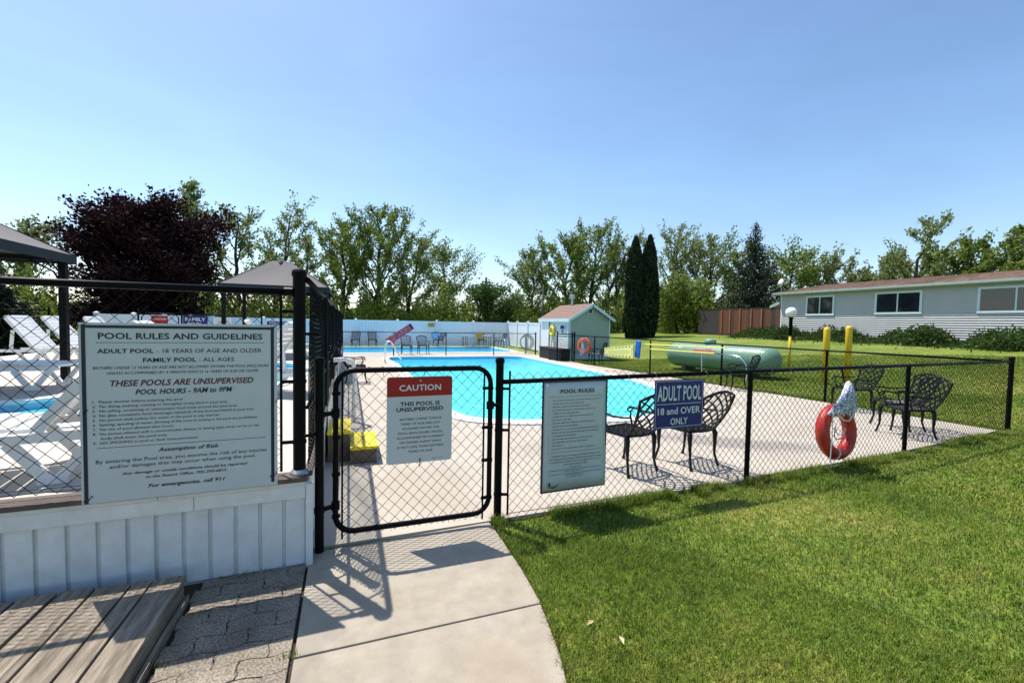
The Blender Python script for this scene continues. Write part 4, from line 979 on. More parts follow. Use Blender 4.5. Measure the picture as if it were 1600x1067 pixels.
def red_board():
    root = thing('red_banner', 'long faded red board with white marks hung diagonally on the middle fence', 'sign', (2.02, 21.24, .66), 0)
    b = bpy.data.objects.new('board', None); 
    m = MB().box(-.70, .70, -.02, .0, -.16, .16); o = m.build('board', M('faded_red', (.36,.03,.07), .6, var=.25, vscale=5, col2=(.45,.2,.25), c2scale=9, c2amt=.6), root); o.rotation_euler = (0, math.radians(-34), 0); o.location = (.25, 0, .38)
    mk = MB(); rg = random.Random(5)
    for i in range(16): x = rg.uniform(-.62, .55); z = rg.uniform(-.11, .11); mk.add([(x,-.0215,z),(x+rg.uniform(.02,.07),-.0215,z+.01),(x+.03,-.0215,z+rg.uniform(.02,.07))], [(0,1,2)])
    q = mk.build('mark', printW, o); q['kind'] = 'stuff'
    MB().box(.60, .68, -.024, -.0215, -.12, .12).build('end_plate', canvasD, o)
red_board()
def small_signs():
    s = thing('warning_notice', 'small yellow notice on the white fence above the diagonal red board', 'sign', (5.0, 29.50, 1.30)); MB().box(0, .42, -.03, 0, 0, .26).build('plate', M('dull_yellow', (.45,.34,.06), .5), s); mm = MB(); word_line(mm, .05, .38, .14, .03, -.033); word_line(mm, .08, .34, .07, .03, -.033); mm.build('small_print', inkM, s)
    s = thing('warning_notice', 'orange yellow notice hanging on the middle fence left of the table', 'sign', (5.98, 21.24, .86)); MB().box(0, .36, -.02, 0, 0, .26).build('plate', M('amber', (.55,.30,.02), .5), s); mm = MB(); word_line(mm, .05, .32, .15, .03, -.023); word_line(mm, .06, .28, .07, .03, -.023); mm.build('small_print', inkM, s)
small_signs()
def far_furniture():
    t = thing('patio_table', 'far thin framed table with grey top against the white fence', 'table', (7.3, 28.7, 0))
    MB().box(-.15, 1.9, -.25, .25, .74, .765).build('tabletop', M('grey_top', (.45,.47,.5), .4), t)
    for x in (-.1, .15, 1.8):
        for y in (-.2, .2): MB().tube([(x,y,0),(x,y,.74)], .018, 5).build('leg', castM, t)
    f = thing('pool_float', 'blue rimmed mesh float leaning on a far black chair', 'float', (5.35, 28.7, .50))
    p = [(-.22,0,.08),(-.25,0,.36),(-.05,0,.5),(.22,0,.48),(.2,0,.05),(0,0,.0)]; MB().tube(p, .025, 6, closed=True).build('rim', M('float_rim', (.12,.22,.35), .5), f); m = MB(); m.add(p, [tuple(range(6))]); m.build('net', M('float_net', (.35,.45,.6), .7), f)
far_furniture()
def yellow_steps():
    root = thing('pool_steps', 'small wooden step with bright yellow lettered treads just inside the gate', 'steps', (0, 0, 0))
    wd = M('step_wood', (.14,.11,.085), .8, var=.25, vscale=8, bump=.3)
    MB().box(-.22, .02, 5.42, 6.05, .0, .325).build('upper_riser', wd, root); MB().box(.022, .31, 5.28, 5.95, .0, .165).build('lower_riser', wd, root)
    a = MB().box(-.225, .03, 5.38, 6.08, .327, .36).build('upper_tread', yel3M, root); b = MB().box(.022, .33, 5.25, 5.98, .167, .20).build('lower_tread', yel3M, root)
    mm = MB(); rg = random.Random(8)
    for (x0, y0, z) in ((-.14, 5.5, .3612), (.08, 5.42, .2012)):
        for r in range(4):
            x = x0
            while x < x0+.16: w = rg.uniform(.012,.03); mm.add([(x,y0+r*.09,z),(x+w*.8,y0+r*.09,z),(x+w*.8,y0+r*.09+.03,z),(x,y0+r*.09+.03,z)], [(0,1,2,3)]); x += w
    mm.build('small_print', M('faded_ink', (.35,.32,.12), .6), root)
yellow_steps()
def pvc():
    root = thing('handrail', 'bent white pipe handrail at the deck side, left of the gate frame', 'handrail', (0, 0, 0))
    MB().tube([(-.22,7.4,1.02),(-.05,7.4,1.03),(.06,7.45,.99),(.10,7.5,.85),(.08,7.5,.0)], .035, 8).build('pipe', resin, root, smooth=True)
pvc()

# ------------------------------------------------------------------ spine board, float and rescue pole on the east fence
def spine_board():
    root = thing('spine_board', 'pale yellow rescue board with dark handle slots hanging on the far fence', 'board', (9.50, 13.95, .66)); 
    # local plane: along the fence (y) and z
    L, H = 1.85, .46
    poly = []
    for cx, cz, a, r in ((L/2-.05, -H/2+.05, -PI/2, .05), (L/2-.05, H/2-.05, 0, .05), (-L/2+.06, H/2*.72-.05, PI/2, .05), (-L/2+.06, -H/2*.72+.05, PI, .05)): poly += [(cx+r*math.cos(a+PI/2*i/4), cz+r*math.sin(a+PI/2*i/4)) for i in range(5)]
    k = len(poly); m = MB(); m.v = [(0, -x, z) for x, z in poly]+[(-.045, -x, z) for x, z in poly]; m.f = [tuple(range(k)), tuple(range(2*k-1, k-1, -1))]+[(i, k+i, k+(i+1) % k, (i+1) % k) for i in range(k)]; m.build('board', yel2M, root)
    sl = M('slot_dark', (.02,.025,.02), .8)
    for s in (-1, 1):
        for i in range(8):
            x = -L/2+.18+i*(L-.36)/7; hz_ = H/2*(.72+.28*(x/L+.5)); z = s*(hz_-.045); MB().box(-.050, -.0455, -x-.05, -x+.05, z-.016, z+.016).build('handle_slot', sl, root)
    for x in (-L/2+.06, L/2-.06):
        for z in (-.10, .0, .10): MB().box(-.050, -.0455, -x-.012, -x+.012, z-.03, z+.03).build('handle_slot', sl, root)
    for z in (-.06, .0, .06): MB().box(-.052, -.0455, -L/2+.2, L/2-.2, z-.006, z+.006).build('ridge', M('board_ridge', (.6,.5,.16), .5), root)
    root.rotation_euler = (math.radians(-4), 0, 0)
spine_board()
def floats():
    f = thing('rescue_float', 'bright blue foam float hanging by the end of the yellow board', 'float', (9.62, 12.95, .80), 0)
    o = MB().box(-.05, .03, -.13, .13, -.30, .33).build('body', blueP, f); bv = o.modifiers.new('b', 'BEVEL'); bv.width = .04; bv.segments = 3; f.rotation_euler = (math.radians(6), 0, 0)
    p = thing('reaching_pole', 'long yellow double rescue pole with bent chrome hook lying along the fence', 'pole')
    y = M('pole_yellow', (.75,.66,.15), .4)
    MB().tube([(9.66,12.6,1.01),(9.79,9.25,1.08)], .018, 8).build('pole', y, p); MB().tube([(9.64,12.3,.86),(9.78,9.65,.90)], .018, 8).build('pole', y, p)
    MB().tube([(9.78,9.65,.90),(9.80,9.1,.90),(9.81,8.8,.86),(9.82,8.62,.70),(9.82,8.58,.45),(9.82,8.6,.2)], .016, 8).build('hook', chromeM, p, smooth=True)
    MB().tube([(9.76,10.1,.9),(9.76,10.1,.6),(9.76,10.07,.2)], .016, 6).build('pole_hanger', galvM, p)
floats()

# ------------------------------------------------------------------ propane tank
def tank():
    ax, ay, R, Lc = 12.30, 11.95, .46, 1.72
    z0 = tz(ax, ay); rz = math.radians(99)
    root = thing('propane_tank', 'long pale green propane tank with domed ends lying on the lawn', 'tank', (ax, ay, .13+R), rz)
    prof = [(.02, -Lc-.42)]+[(R*math.sin(t), -Lc-.42*math.cos(t)) for t in np.linspace(.15, PI/2, 8)]+[(R*math.cos(t), Lc+.42*math.sin(t)) for t in np.linspace(0, PI/2-.15, 8)]+[(.02, Lc+.42)]
    MB().lathe(prof, 40, axis='x').build('shell', tankM, root, smooth=True)
    for x in (-Lc, Lc, .12): MB().lathe([(R+.002, x-.008), (R+.006, x), (R+.002, x+.008)], 40, axis='x').build('weld_seam', tankM, root, smooth=True)
    MB().lathe([(.20, R-.06), (.20, R+.10), (.17, R+.15), (.08, R+.17), (.01, R+.175)], 20, (.35, 0, 0)).build('dome_lid', tankM, root, smooth=True)
    for x in (-1.25, 1.25):
        MB().box(x-.08, x+.08, -.30, .30, -R-.13, -R+.14).build('saddle', M('saddle_green', (.08,.12,.09), .6), root)
    fr = lambda a: (math.sin(a)*(R+.003), math.cos(a)*(R+.003))
    # red dealer lettering wrapped on the shell: short bars as they read from the gate, plus hazard diamonds
    rm = MB(); rg = random.Random(2); red = M('decal_red', (.55,.03,.03), .5)
    def patch(mb, x0, x1, a0, a1, rr=.004):
        vs = []
        for a in (a0, (a0+a1)/2, a1):
            for x in (x0, x1): vs.append((x, math.sin(a)*(R+rr), math.cos(a)*(R+rr)))
        mb.add(vs, [(0,1,3,2),(2,3,5,4)])
    x = -.15
    for k, wl in enumerate((.13,.10,.11,.13,.10,.12,.10,.12)):
        patch(rm, x, x+.034, .98, 1.34); patch(rm, x+wl*.5, x+wl*.5+.03, 1.03, 1.34)
        if k % 2: patch(rm, x, x+wl*.6, 1.14, 1.18)
        else: patch(rm, x, x+wl*.6, 1.02, 1.07)
        x += wl
    rm.build('red_lettering', red, root)
    bk = MB(); patch(bk, .0, .28, .92, .96); bk.build('black_lettering', inkM, root)
    for xx in (-1.05, 1.35):
        dm = MB(); w = .10
        def pt(x, a, rr): return (x, math.sin(a)*(R+rr), math.cos(a)*(R+rr))
        dm.add([pt(xx-w,.85,.005), pt(xx,.68,.005), pt(xx+w,.85,.005), pt(xx,1.02,.005)], [(0,1,2,3)]); dm.build('hazard_diamond', printW, root)
        d2 = MB(); d2.add([pt(xx-.03,.87,.011), pt(xx-.005,.80,.011), pt(xx+.03,.85,.011), pt(xx+.01,.92,.011)], [(0,1,2,3)]); d2.build('diamond_mark', red, root)
tank()
def bollards():
    for i, (x, y, lb) in enumerate(((12.97,8.68,'yellow steel bollard, left of the two'), (13.75,8.57,'yellow steel bollard, right of the two'))):
        z = tz(x, y); r = thing('bollard', lb, 'bollard', (x, y, z), 0, 'yellow bollards on the lawn')
        MB().lathe([(.085, -.05), (.085, 1.58), (.078, 1.62), (.05, 1.66), (.02, 1.675)], 20).build('pipe', yelM, r, smooth=True)
bollards()
def lamp():
    x, y = 15.15, 11.45; z = tz(x, y); r = thing('lamp_post', 'lamp post with white globe, black upper and yellow lower pole', 'lamp post', (x, y, z))
    MB().lathe([(.045, 0), (.045, 1.17)], 12).build('lower_pole', yelM, r, smooth=True); MB().lathe([(.06, 1.172), (.06, 1.80), (.09, 1.83), (.09, 1.86)], 12).build('upper_pole', black, r, smooth=True)
    MB().lathe([(.19*math.sin(t)+.001, 2.02-.19*math.cos(t)) for t in np.linspace(.35, PI, 14)], 20).build('globe', globeM, r, smooth=True)
lamp()

# ------------------------------------------------------------------ house 
def house():
    X = 24.0; root = thing('house', 'long low house with grey white clapboard siding and brown shingle roof on the right', 'house', (0, 0, 0)); y0, y1 = -7.0, 18.75; zb, ze = 1.10, 3.58
    m = MB(); siding(m, (X, y1), (0,-1), y1-y0, zb, ze, .105, (-1,0), .042); m.build('siding_wall', houseM, root)
    MB().box(X+.03, X+9, y0, y1, zb-.6, ze).build('core_wall', houseM, root)
    MB().box(X-.02, X+.06, y1-.02, y1+.05, zb-.1, ze).build('corner_trim', frameM, root)
    m = MB(); siding(m, (X+.06, y1), (1,0), 8.9, zb, ze, .105, (0,1), .016); m.build('end_wall', houseM, root)
    for ya, yb, za, z2 in ((15.72,17.25,2.39,3.46),(11.95,13.83,2.42,3.47),(7.9,10.12,2.42,3.47),(3.9,6.0,2.42,3.47)):
        w = MB(); f = .09
        w.box(X-.075, X-.02, ya, yb, za, za+f); w.box(X-.075, X-.02, ya, yb, z2-f, z2); w.box(X-.075, X-.02, ya, ya+f, za+f, z2-f); w.box(X-.075, X-.02, yb-f, yb, za+f, z2-f)
        fr = w.build('window', frameM, root); MB().box(X-.072, X-.056, (ya+yb)/2-.025, (ya+yb)/2+.025, za+f, z2-f).build('mullion', frameM, fr)
        MB().box(X-.054, X-.046, ya+f, (ya+yb)/2-.025, za+f, z2-f).build('pane', glassM, fr); MB().box(X-.062, X-.052, (ya+yb)/2+.025, yb-f, za+f, z2-f).build('pane', glassM, fr)
    # soffit, gutter, roof
    MB().box(X-.25, X, y0, y1+.35, ze, ze+.03).build('soffit', gutterM, root)
    g = MB(); prof = [(a_+.19, b_) for a_, b_ in [(-.56,.17),(-.555,.07),(-.50,.02),(-.43,.02),(-.43,.17),(-.445,.17),(-.445,.035),(-.49,.035),(-.54,.08),(-.545,.17)]]
    for yy in (y0, y1+.35): g.v += [(X+px, yy, ze+pz-.02) for px, pz in prof]
    k = len(prof); g.f = [tuple(range(k)), tuple(range(2*k-1, k-1, -1))]+[(i, k+i, k+(i+1) % k, (i+1) % k) for i in range(k)]; g.build('gutter', gutterM, root)
    MB().box(X-.24, X-.22, y0, y1+.35, ze-.0, ze+.13).build('fascia_board', gutterM, root)
    roof = bpy.data.objects.new('roof', None); COL.objects.link(roof); roof.parent = root; n = 24; xa, xb, za, z2 = X-.28, X+4.2, ze+.15, 4.46
    for i in range(n):
        u0, u1 = i/n, (i+1)/n; a = (xa+(xb-xa)*u0, za+(z2-za)*u0+.012); b = (xa+(xb-xa)*u1, za+(z2-za)*u1); q = MB(); yy = y0; 
        while yy < y1+.35:
            w = rnd.uniform(.22, .36); ye = min(yy+w, y1+.35); dz = rnd.choice((0, 0, .006)); q.add([(a[0],yy,a[1]+dz),(a[0],ye,a[1]+dz),(b[0],ye,b[1]+dz),(b[0],yy,b[1]+dz),(a[0],yy,a[1]-.02),(a[0],ye,a[1]-.02)], [(0,3,2,1),(0,1,5,4)]); yy = ye
        o = q.build('shingle_course', shing, roof)
    MB().add([(xb,y0,z2),(xb,y1+.35,z2),(X+9,y1+.35,za),(X+9,y0,za)], [(0,1,2,3)])
    bk = MB(); bk.add([(xb,y0,z2),(X+9.4,y0,za),(X+9.4,y1+.35,za),(xb,y1+.35,z2)], [(0,1,2,3)]); bk.build('back_roof', shing, root)
    gb = MB(); gb.add([(X,y1+.02,ze),(X+9,y1+.02,ze),(xb,y1+.02,z2-.05)], [(0,1,2)]); gb.build('gable', houseM, root)
    aw = MB(); aw.add([(X-.05,y1+.06,3.1),(X-.05,y1+.75,2.85),(X+1,y1+.75,2.85),(X+1,y1+.06,3.1),(X-.05,y1+.75,3.0),(X+1,y1+.75,3.0),(X-.05,y1+.06,3.3),(X+1,y1+.06,3.3)], [(0,1,4,6),(4,5,7,6),(1,2,5,4),(0,3,2,1),(3,7,5,2)]); aw.build('awning', gutterM, root)
shing = M('house_shingle', (.25, .165, .125), .9, isl=.3, var=.2, vscale=20)
house()
def dish():
    x, y = 24.6, 19.3; r = thing('satellite_dish', 'white satellite dish on a pole beyond the house end', 'satellite dish', (x, y, 1))
    m = MB(); m.tube([(0,0,0),(0,0,3.1)], .03, 6); m.build('mast', galvM, r)
    d = MB(); d.lathe([(.02+.26*t, .07*t*t) for t in (0,.25,.5,.75,1)], 20); o = d.build('dish', globeM, r, smooth=True); o.location = (-.12, -.1, 3.35); o.rotation_euler = (0, math.radians(78), math.radians(160)); s = o.modifiers.new('s', 'SOLIDIFY'); s.thickness = .01
dish()
def wood_fence():
    root = thing('board_fence', 'tall reddish brown vertical board fence joining the left end of the house', 'fence'); X = 24.0; y = 18.85; k = 0
    while y < 25.2:
        w = rnd.uniform(.12, .15); dark = y > 23.3
        mt = cedarD if dark or rnd.random() < .25 else cedarM
        MB().box(X-.012, X+.012, y, y+w-.006, 1.22+.0*y, 2.86+rnd.uniform(-.01, .01)+(.0)).build('board', mt, root); y += w; k += 1
    for y in (20.0, 20.75, 21.6, 22.4, 23.1, 24.2): 
        if y < 23.3: MB().box(X-.06, X-.014, y, y+.09, 1.25, 2.88 if y in (21.6,) else 2.83).build('batten', cedarO, root)
    MB().box(X-.03, X+.03, 18.85, 25.25, 2.87, 2.90).build('top_rail', cedarD, root); MB().box(X-.06, X+.05, 18.85, 25.35, 1.12, 1.21).build('bottom_beam', cedarD, root)
    MB().box(X-.0, X+.03, 18.85, 25.3, .62, 1.115).build('skirting', white, root); MB().box(X-.10, X-.03, 19.2, 25.3, 1.02, 1.06).build('low_rail', cedarD, root)
wood_fence()

# ------------------------------------------------------------------ vegetation
def leaves_from(points, dirs, size, rg, aspect=.55, up=.0):
    """quads (rhombi) at points, long axis near dirs"""
    n = len(points); d = dirs + rg.normal(0, .55, (n, 3)); d[:, 2] += up; d /= np.linalg.norm(d, axis=1)[:, None]+1e-9
    r = rg.normal(0, 1, (n, 3)); s = np.cross(d, r); s /= np.linalg.norm(s, axis=1)[:, None]+1e-9
    L = size*rg.uniform(.6, 1.4, n)[:, None]; w = L*aspect
    nn = np.cross(d, s)*(L*.12)
    V = np.stack([points-d*L/2, points+s*w/2+nn, points+d*L/2, points-s*w/2+nn], 1).reshape(-1, 3); F = np.arange(n*4).reshape(-1, 4); return V, F
def tree(px, py, H, W_, mat, label, seed, base=.12, n=5000, ls=.20, lean=(0,0), elev=(35,65), nprim=22, sig=.14, droop=0, name='broadleaf_tree', group=None, prof=None, multi=1, tw=6, rt=None, up=.2):
    rg = np.random.default_rng(seed); z0 = tz(px, py)-.1; root = thing(name, label, 'tree', (px, py, z0), 0, group)
    tb = MB(); segs = []
    def add_poly(P, r0, r1, leafy):
        k = len(P); tb.tube([tuple(p) for p in P], [r0+(r1-r0)*i/(k-1) for i in range(k)], 5 if r0 < .08 else 7, cap=False)
        if leafy:
            for i in range(k-1):
                if (i+1)/(k-1) > leafy-1e-6 or leafy >= 1: segs.append((P[i], P[i+1]))
    prof = prof or (lambda t: .55+.45*min(1, t/.35) if t < .35 else .16+.84*((1-t)/.65)**.85)
    rt = rt or H*.02
    for mt in range(multi):
        off = np.array([rg.normal(0, .3), rg.normal(0, .3), 0])*(multi > 1); sp = (rg.uniform(-1, 1, 2)*W_*.22 if multi > 1 else np.zeros(2)); Hh = H*(1 if mt == 0 else rg.uniform(.72, .95))
        T = [off]; K = 9
        for i in range(1, K+1):
            t = i/K; T.append(off+np.array([lean[0]*t**1.5+sp[0]*t+rg.normal(0, .10), lean[1]*t**1.5+sp[1]*t+rg.normal(0, .10), Hh*t]))
        T = np.array(T); k = len(T); tb.tube([tuple(p) for p in T], [rt*(1-.88*i/(k-1)) for i in range(k)], 8, cap=False)
        for i in range(k-3, k-1): segs.append((T[i], T[i+1]))
        np_ = nprim//multi
        for q in range(np_):
            t = base+(.95-base)*((q+rg.uniform(0, 1))/np_); f = t*K; i = min(K-1, int(f)); P0 = T[i]+(T[i+1]-T[i])*(f-i)
            az = q*2.39996+rg.uniform(-.4, .4)+mt; el = math.radians(rg.uniform(*elev)); R = W_/2*prof(t)*rg.uniform(.7, 1.12)/max(.35, math.cos(el)); R = min(R, H*.45, max(.5, (Hh*1.0-P0[2])/(math.sin(el)+.16)*1.05))
            d = np.array([math.cos(az)*math.cos(el), math.sin(az)*math.cos(el), math.sin(el)]); pts = [P0]
            for j in range(1, 6):
                u = j/5; pts.append(P0+d*R*u+np.array([lean[0]*.15*u, lean[1]*.15*u, R*(.16-droop)*u*u])+rg.normal(0, .05*R, 3)*u)
            add_poly(np.array(pts), max(.02, rt*.45*(1-t*.7)), .012, .3)
            for w_ in range(tw):
                u = rg.uniform(.25, 1); jj = min(4, int(u*5)); Q0 = pts[jj]+(pts[jj+1]-pts[jj])*(u*5-jj); a2 = az+rg.uniform(-1.2, 1.2); e2 = el+math.radians(rg.uniform(-25, 30)); L2 = R*rg.uniform(.2, .45)
                d2 = np.array([math.cos(a2)*math.cos(e2), math.sin(a2)*math.cos(e2), math.sin(e2)]); Q1 = Q0+d2*L2*.5+rg.normal(0, .04, 3); Q2 = Q0+d2*L2+np.array([lean[0]*.05, lean[1]*.05, L2*(.15-droop*1.2)])
                add_poly(np.array([Q0, Q1, Q2]), .016, .006, 1)
    tb.build('trunk', barkM, root)
    A = np.array([s[0] for s in segs]); B = np.array([s[1] for s in segs]); ln = np.linalg.norm(B-A, axis=1); pr = ln/ln.sum(); idx = rg.choice(len(segs), n, p=pr); u = rg.uniform(0, 1, n)[:, None]
    pts = A[idx]+(B[idx]-A[idx])*u+np.clip(rg.normal(0, sig, (n, 3)), -1.5*sig, 1.5*sig); dd = (B-A)[idx]/(ln[idx][:, None]+1e-9)
    V, F = leaves_from(pts, dd, ls, rg, up=up-droop); np_obj('crown', V, F, mat, root)
    zs = np.percentile(pts[:, 2], 99.7); c = pts[:, :2]@np.array([math.cos(YAW), -math.sin(YAW)]); wd_ = np.percentile(c, 98.5)-np.percentile(c, 1.5); f = min(1.2, max(.5, W_*1.05/wd_)); root.scale = (f, f, H/zs); return root
# direction of the view through a picture column, used only to lay out the tree line at real distances
def col(px, D):
    X = (px-800)/FOC; a = math.atan(X); d = D; cx, cy = math.sin(a)*d, math.cos(a)*d
    return cx*math.cos(YAW)+cy*math.sin(YAW), -cx*math.sin(YAW)+cy*math.cos(YAW)
def topz(px, py, D):   # height of picture row py at column px and horizontal distance D
    a = math.atan((px-800)/FOC); hz = 505+.019*(px-800); return EYE+(hz-py)/FOC*D*math.cos(a)
def T(px, top, wpx, D, mat, label, seed, **k):
    x, y = col(px, D); H = topz(px, top, D)-tz(x, y)+.1; a = math.atan((px-800)/FOC); Wm = wpx/FOC*D*math.cos(a); return tree(x, y, H, Wm*math.cos(a), mat, label, seed, **k)
gt = 'broadleaf trees behind the pools'
wind = (math.cos(YAW), -math.sin(YAW))   # the wind blows to the right of the picture
def ln_(m_): return (wind[0]*m_, wind[1]*m_)
dense = dict(elev=(10, 60), tw=9, sig=.26, prof=lambda t: .35+.65*math.sin(PI*min(1, max(0, t))**.9))
T(20, 345, 190, 42, leafW, 'pale sparse tree behind the near gazebo roof at the left edge', 101, n=4200, group=gt, lean=ln_(1))
T(226, 312, 205, 33, leafP, 'very large dark purple leaved maple at the left', 102, n=66000, nprim=60, ls=.19, base=.05, elev=(-12, 42), tw=13, sig=.34, prof=lambda t: .75+.25*math.sin(PI*min(1, t*1.3)) if t < .77 else .2+.55*math.sqrt(max(0, 1-t)/.23), name='purple_maple')
T(300, 288, 90, 40, leafB, 'green tree rising just right of the purple maple', 103, n=5200, group=gt)
T(368, 322, 120, 40, leafB, 'open tree with pointed top left of the small gazebo', 104, n=4600, group=gt, nprim=18)
T(425, 316, 120, 42, leafB, 'open tree with a long limb leaning right above the small gazebo roof', 105, n=4800, group=gt, lean=ln_(1.6), nprim=18)
T(478, 362, 90, 44, leafW, 'thin pale tree right of the small gazebo', 106, n=2600, group=gt, nprim=14)
T(537, 345, 120, 40, leafA, 'green tree with pointed crown, first right of the corner post', 107, n=7500, group=gt)
T(592, 325, 120, 40, leafA, 'tallest pointed green tree above the white fence', 108, n=8500, group=gt, nprim=26)
T(632, 362, 90, 42, leafB, 'green tree with crown swept right, beside the tallest pointed one', 109, n=4600, group=gt, lean=ln_(1.5))
T(693, 386, 95, 44, leafA, 'leafy tree left of the utility pole', 110, n=7000, group=gt, **dense)
T(768, 442, 92, 38, leafD, 'low round dark green tree in front of the utility pole', 111, n=9000, nprim=34, base=.05, **dense)
T(832, 390, 80, 42, leafB, 'slender tree just left of the shed', 112, n=5000, group=gt)
T(878, 362, 110, 42, leafA, 'green tree behind the shed roof, left one', 113, n=7500, group=gt, lean=ln_(.8))
T(925, 350, 110, 44, leafA, 'tall windswept tree right above the shed', 114, n=7500, group=gt, lean=ln_(1.2), multi=2, nprim=28)
T(966, 362, 80, 46, leafB, 'tree with several dark stems left of the columnar cedars', 115, n=5000, group=gt, multi=3, nprim=24)
T(1040, 352, 90, 46, leafB, 'pale tree right behind the columnar cedars', 116, n=4200, group=gt, lean=ln_(1))
T(1105, 362, 110, 44, leafB, 'open tree between the cedars and the spruce', 117, n=5400, group=gt, multi=2, nprim=26)
T(1150, 385, 70, 47, leafA, 'green tree close left of the spruce', 118, n=4200, group=gt)
T(1222, 385, 110, 44, leafA, 'leafy tree behind the satellite dish', 119, n=7500, group=gt, lean=ln_(.8), **dense)
T(1285, 398, 110, 44, leafW, 'pale willow like tree blown right above the house end', 120, n=6500, group=gt, lean=ln_(2), ls=.2, multi=2, nprim=24)
T(1340, 392, 80, 46, leafW, 'small pale windswept tree above the house roof ridge', 121, n=4200, group=gt, lean=ln_(2.2))
T(1412, 345, 120, 42, leafB, 'dark limbed open tree rising over the middle house window', 122, n=5200, group=gt, lean=ln_(1.0), multi=2, nprim=24)
T(1478, 372, 110, 42, leafA, 'bushy tree over the house roof, right of the dark limbed one', 123, n=5200, group=gt, lean=ln_(1.0), nprim=20)
T(1550, 352, 110, 42, leafA, 'tree above the right window of the house', 124, n=5600, group=gt, lean=ln_(1.2), multi=2, nprim=24)
T(1618, 345, 100, 42, leafB, 'tree at the right picture edge above the roof', 125, n=4600, group=gt, lean=ln_(1))
T(1062, 432, 120, 38, leafA, 'low bright green tree between the cedars and the board fence', 128, n=6500, multi=4, nprim=28, sig=.32)
# conifers
def arborvitae(px, top, D, w, label, seed):
    x, y = col(px, D); z0 = tz(x, y); H = topz(px, top, D)-z0; root = thing('cedar_tree', label, 'tree', (x, y, z0), 0, 'twin columnar cedars'); rg = np.random.default_rng(seed); n = 14000
    t = rg.uniform(0, 1, n)**.9; a = rg.uniform(0, 2*PI, n); lob = 1+.10*np.sin(a*3+t*9)+.06*np.sin(a*7+t*23); R = w/2*np.minimum(1, 3.2*(1-t)**.75)*np.where(t < .06, .8, 1)*(.72+.28*np.sin(PI*np.clip(t+.25, 0, 1)))*lob*rg.uniform(.82, 1.03, n)
    P = np.stack([R*np.cos(a), R*np.sin(a), t*H], -1); d = np.stack([np.cos(a)*.35, np.sin(a)*.35, np.ones(n)], -1); V, F = leaves_from(P, d, .26, rg, .45, .4); np_obj('foliage', V, F, needle, root)
    MB().lathe([(w*.33, .1), (w*.36, H*.4), (w*.28, H*.75), (.06, H*.93)], 10).build('inner_foliage', needle, root); MB().lathe([(.12, -.1), (.1, .3)], 8).build('trunk', barkM, root)
arborvitae(989, 372, 33, 1.35, 'dark columnar cedar, left of the twin pair', 1); arborvitae(1011, 370, 33.2, 1.35, 'dark columnar cedar, right of the twin pair', 2)
def spruce(px, top, D, wpx, label, seed, mat=None, n=1):
    x, y = col(px, D); z0 = tz(x, y); H = topz(px, top, D)-z0; a0 = math.atan((px-800)/FOC); Wm = wpx/FOC*D*math.cos(a0)/2; root = thing('spruce_tree', label, 'tree', (x, y, z0)); rg = np.random.default_rng(seed); tb = MB(); tb.tube([(0,0,0),(0,0,H*.5),(0,0,H)], [.2,.11,.01], 8); S = []
    K = 46
    for i in range(K):
        t = .06+.92*i/K; R = Wm*((1-t)**.85)*(1.0 if t < .62 else .62)+.08
        for j in range(7 if t < .8 else 5):
            az = j*2*PI/7+i*.7+rg.uniform(-.25, .25); r = R*rg.uniform(.75, 1.1); p0 = np.array([0, 0, t*H]); p1 = p0+np.array([math.cos(az)*r*.6, math.sin(az)*r*.6, -.10*r+.12*t*r]); p2 = p0+np.array([math.cos(az)*r, math.sin(az)*r, -.02*r+.35*r*t]); S += [(p0*.7+p1*.3, p1), (p1, p2)]
            if r > .5: tb.tube([tuple(p0), tuple(p1), tuple(p2)], [.025, .015, .005], 4, cap=False)
    tb.build('trunk', barkM, root); A = np.array([s[0] for s in S]); B = np.array([s[1] for s in S]); ln = np.linalg.norm(B-A, axis=1); N_ = int(13000*n); idx = rg.choice(len(S), N_, p=ln/ln.sum()); u = rg.uniform(0, 1, N_)[:, None]
    P = A[idx]+(B-A)[idx]*u+rg.normal(0, 1, (N_, 3))*np.array([.11, .11, .05]); V, F = leaves_from(P, (B-A)[idx]/(ln[idx][:, None]+1e-9), .19, rg, .35, -.15); np_obj('foliage', V, F, mat or needle2, root)
spruce(1174, 346, 36, 130, 'dark pointed spruce behind the board fence', 4)
spruce(-5, 425, 24, 150, 'dark spruce under the gazebo roof at the left edge', 5, needle)
# undergrowth
def undergrowth(name, label, spans, mat, seed, ls=.2):
    rg = np.random.default_rng(seed); Vs = []; Fs = []; o = 0
    for (pa, pb, top, D, n) in spans:
        px = rg.uniform(pa, pb, n); Dd = D+rg.uniform(0, 4, n); a = np.arctan((px-800)/FOC); X = np.sin(a)*Dd; Y = np.cos(a)*Dd; x = X*math.cos(YAW)+Y*math.sin(YAW); y = -X*math.sin(YAW)+Y*math.cos(YAW)
        hump = .62+.38*np.sin(px*.11+seed)*np.sin(px*.043)+.18*np.sin(px*.31+Dd); zt = EYE+((505+.019*(px-800))-top)/FOC*D; g = terrain(x, y); z = g+(zt-g)*np.clip(hump, .3, 1.2)*rg.uniform(0, 1, n)**.8
        P = np.stack([x, y, z], -1); V, F = leaves_from(P, np.tile([0, 0, 1.], (n, 1)), ls, rg, .6); Vs.append(V); Fs.append(F+o); o += len(V)
    ob = np_obj(name, np.concatenate(Vs), np.concatenate(Fs), mat); return tag(ob, label, 'bushes', None, 'stuff')
undergrowth('undergrowth', 'mass of mid green bushes and saplings behind the pools and fences', [(-60,90,440,36,5000),(320,480,450,40,5000),(480,740,438,38,9500),(800,985,432,40,6500),(1020,1230,436,40,8000),(1230,1700,445,44,7000)], leafA, 41, .24)
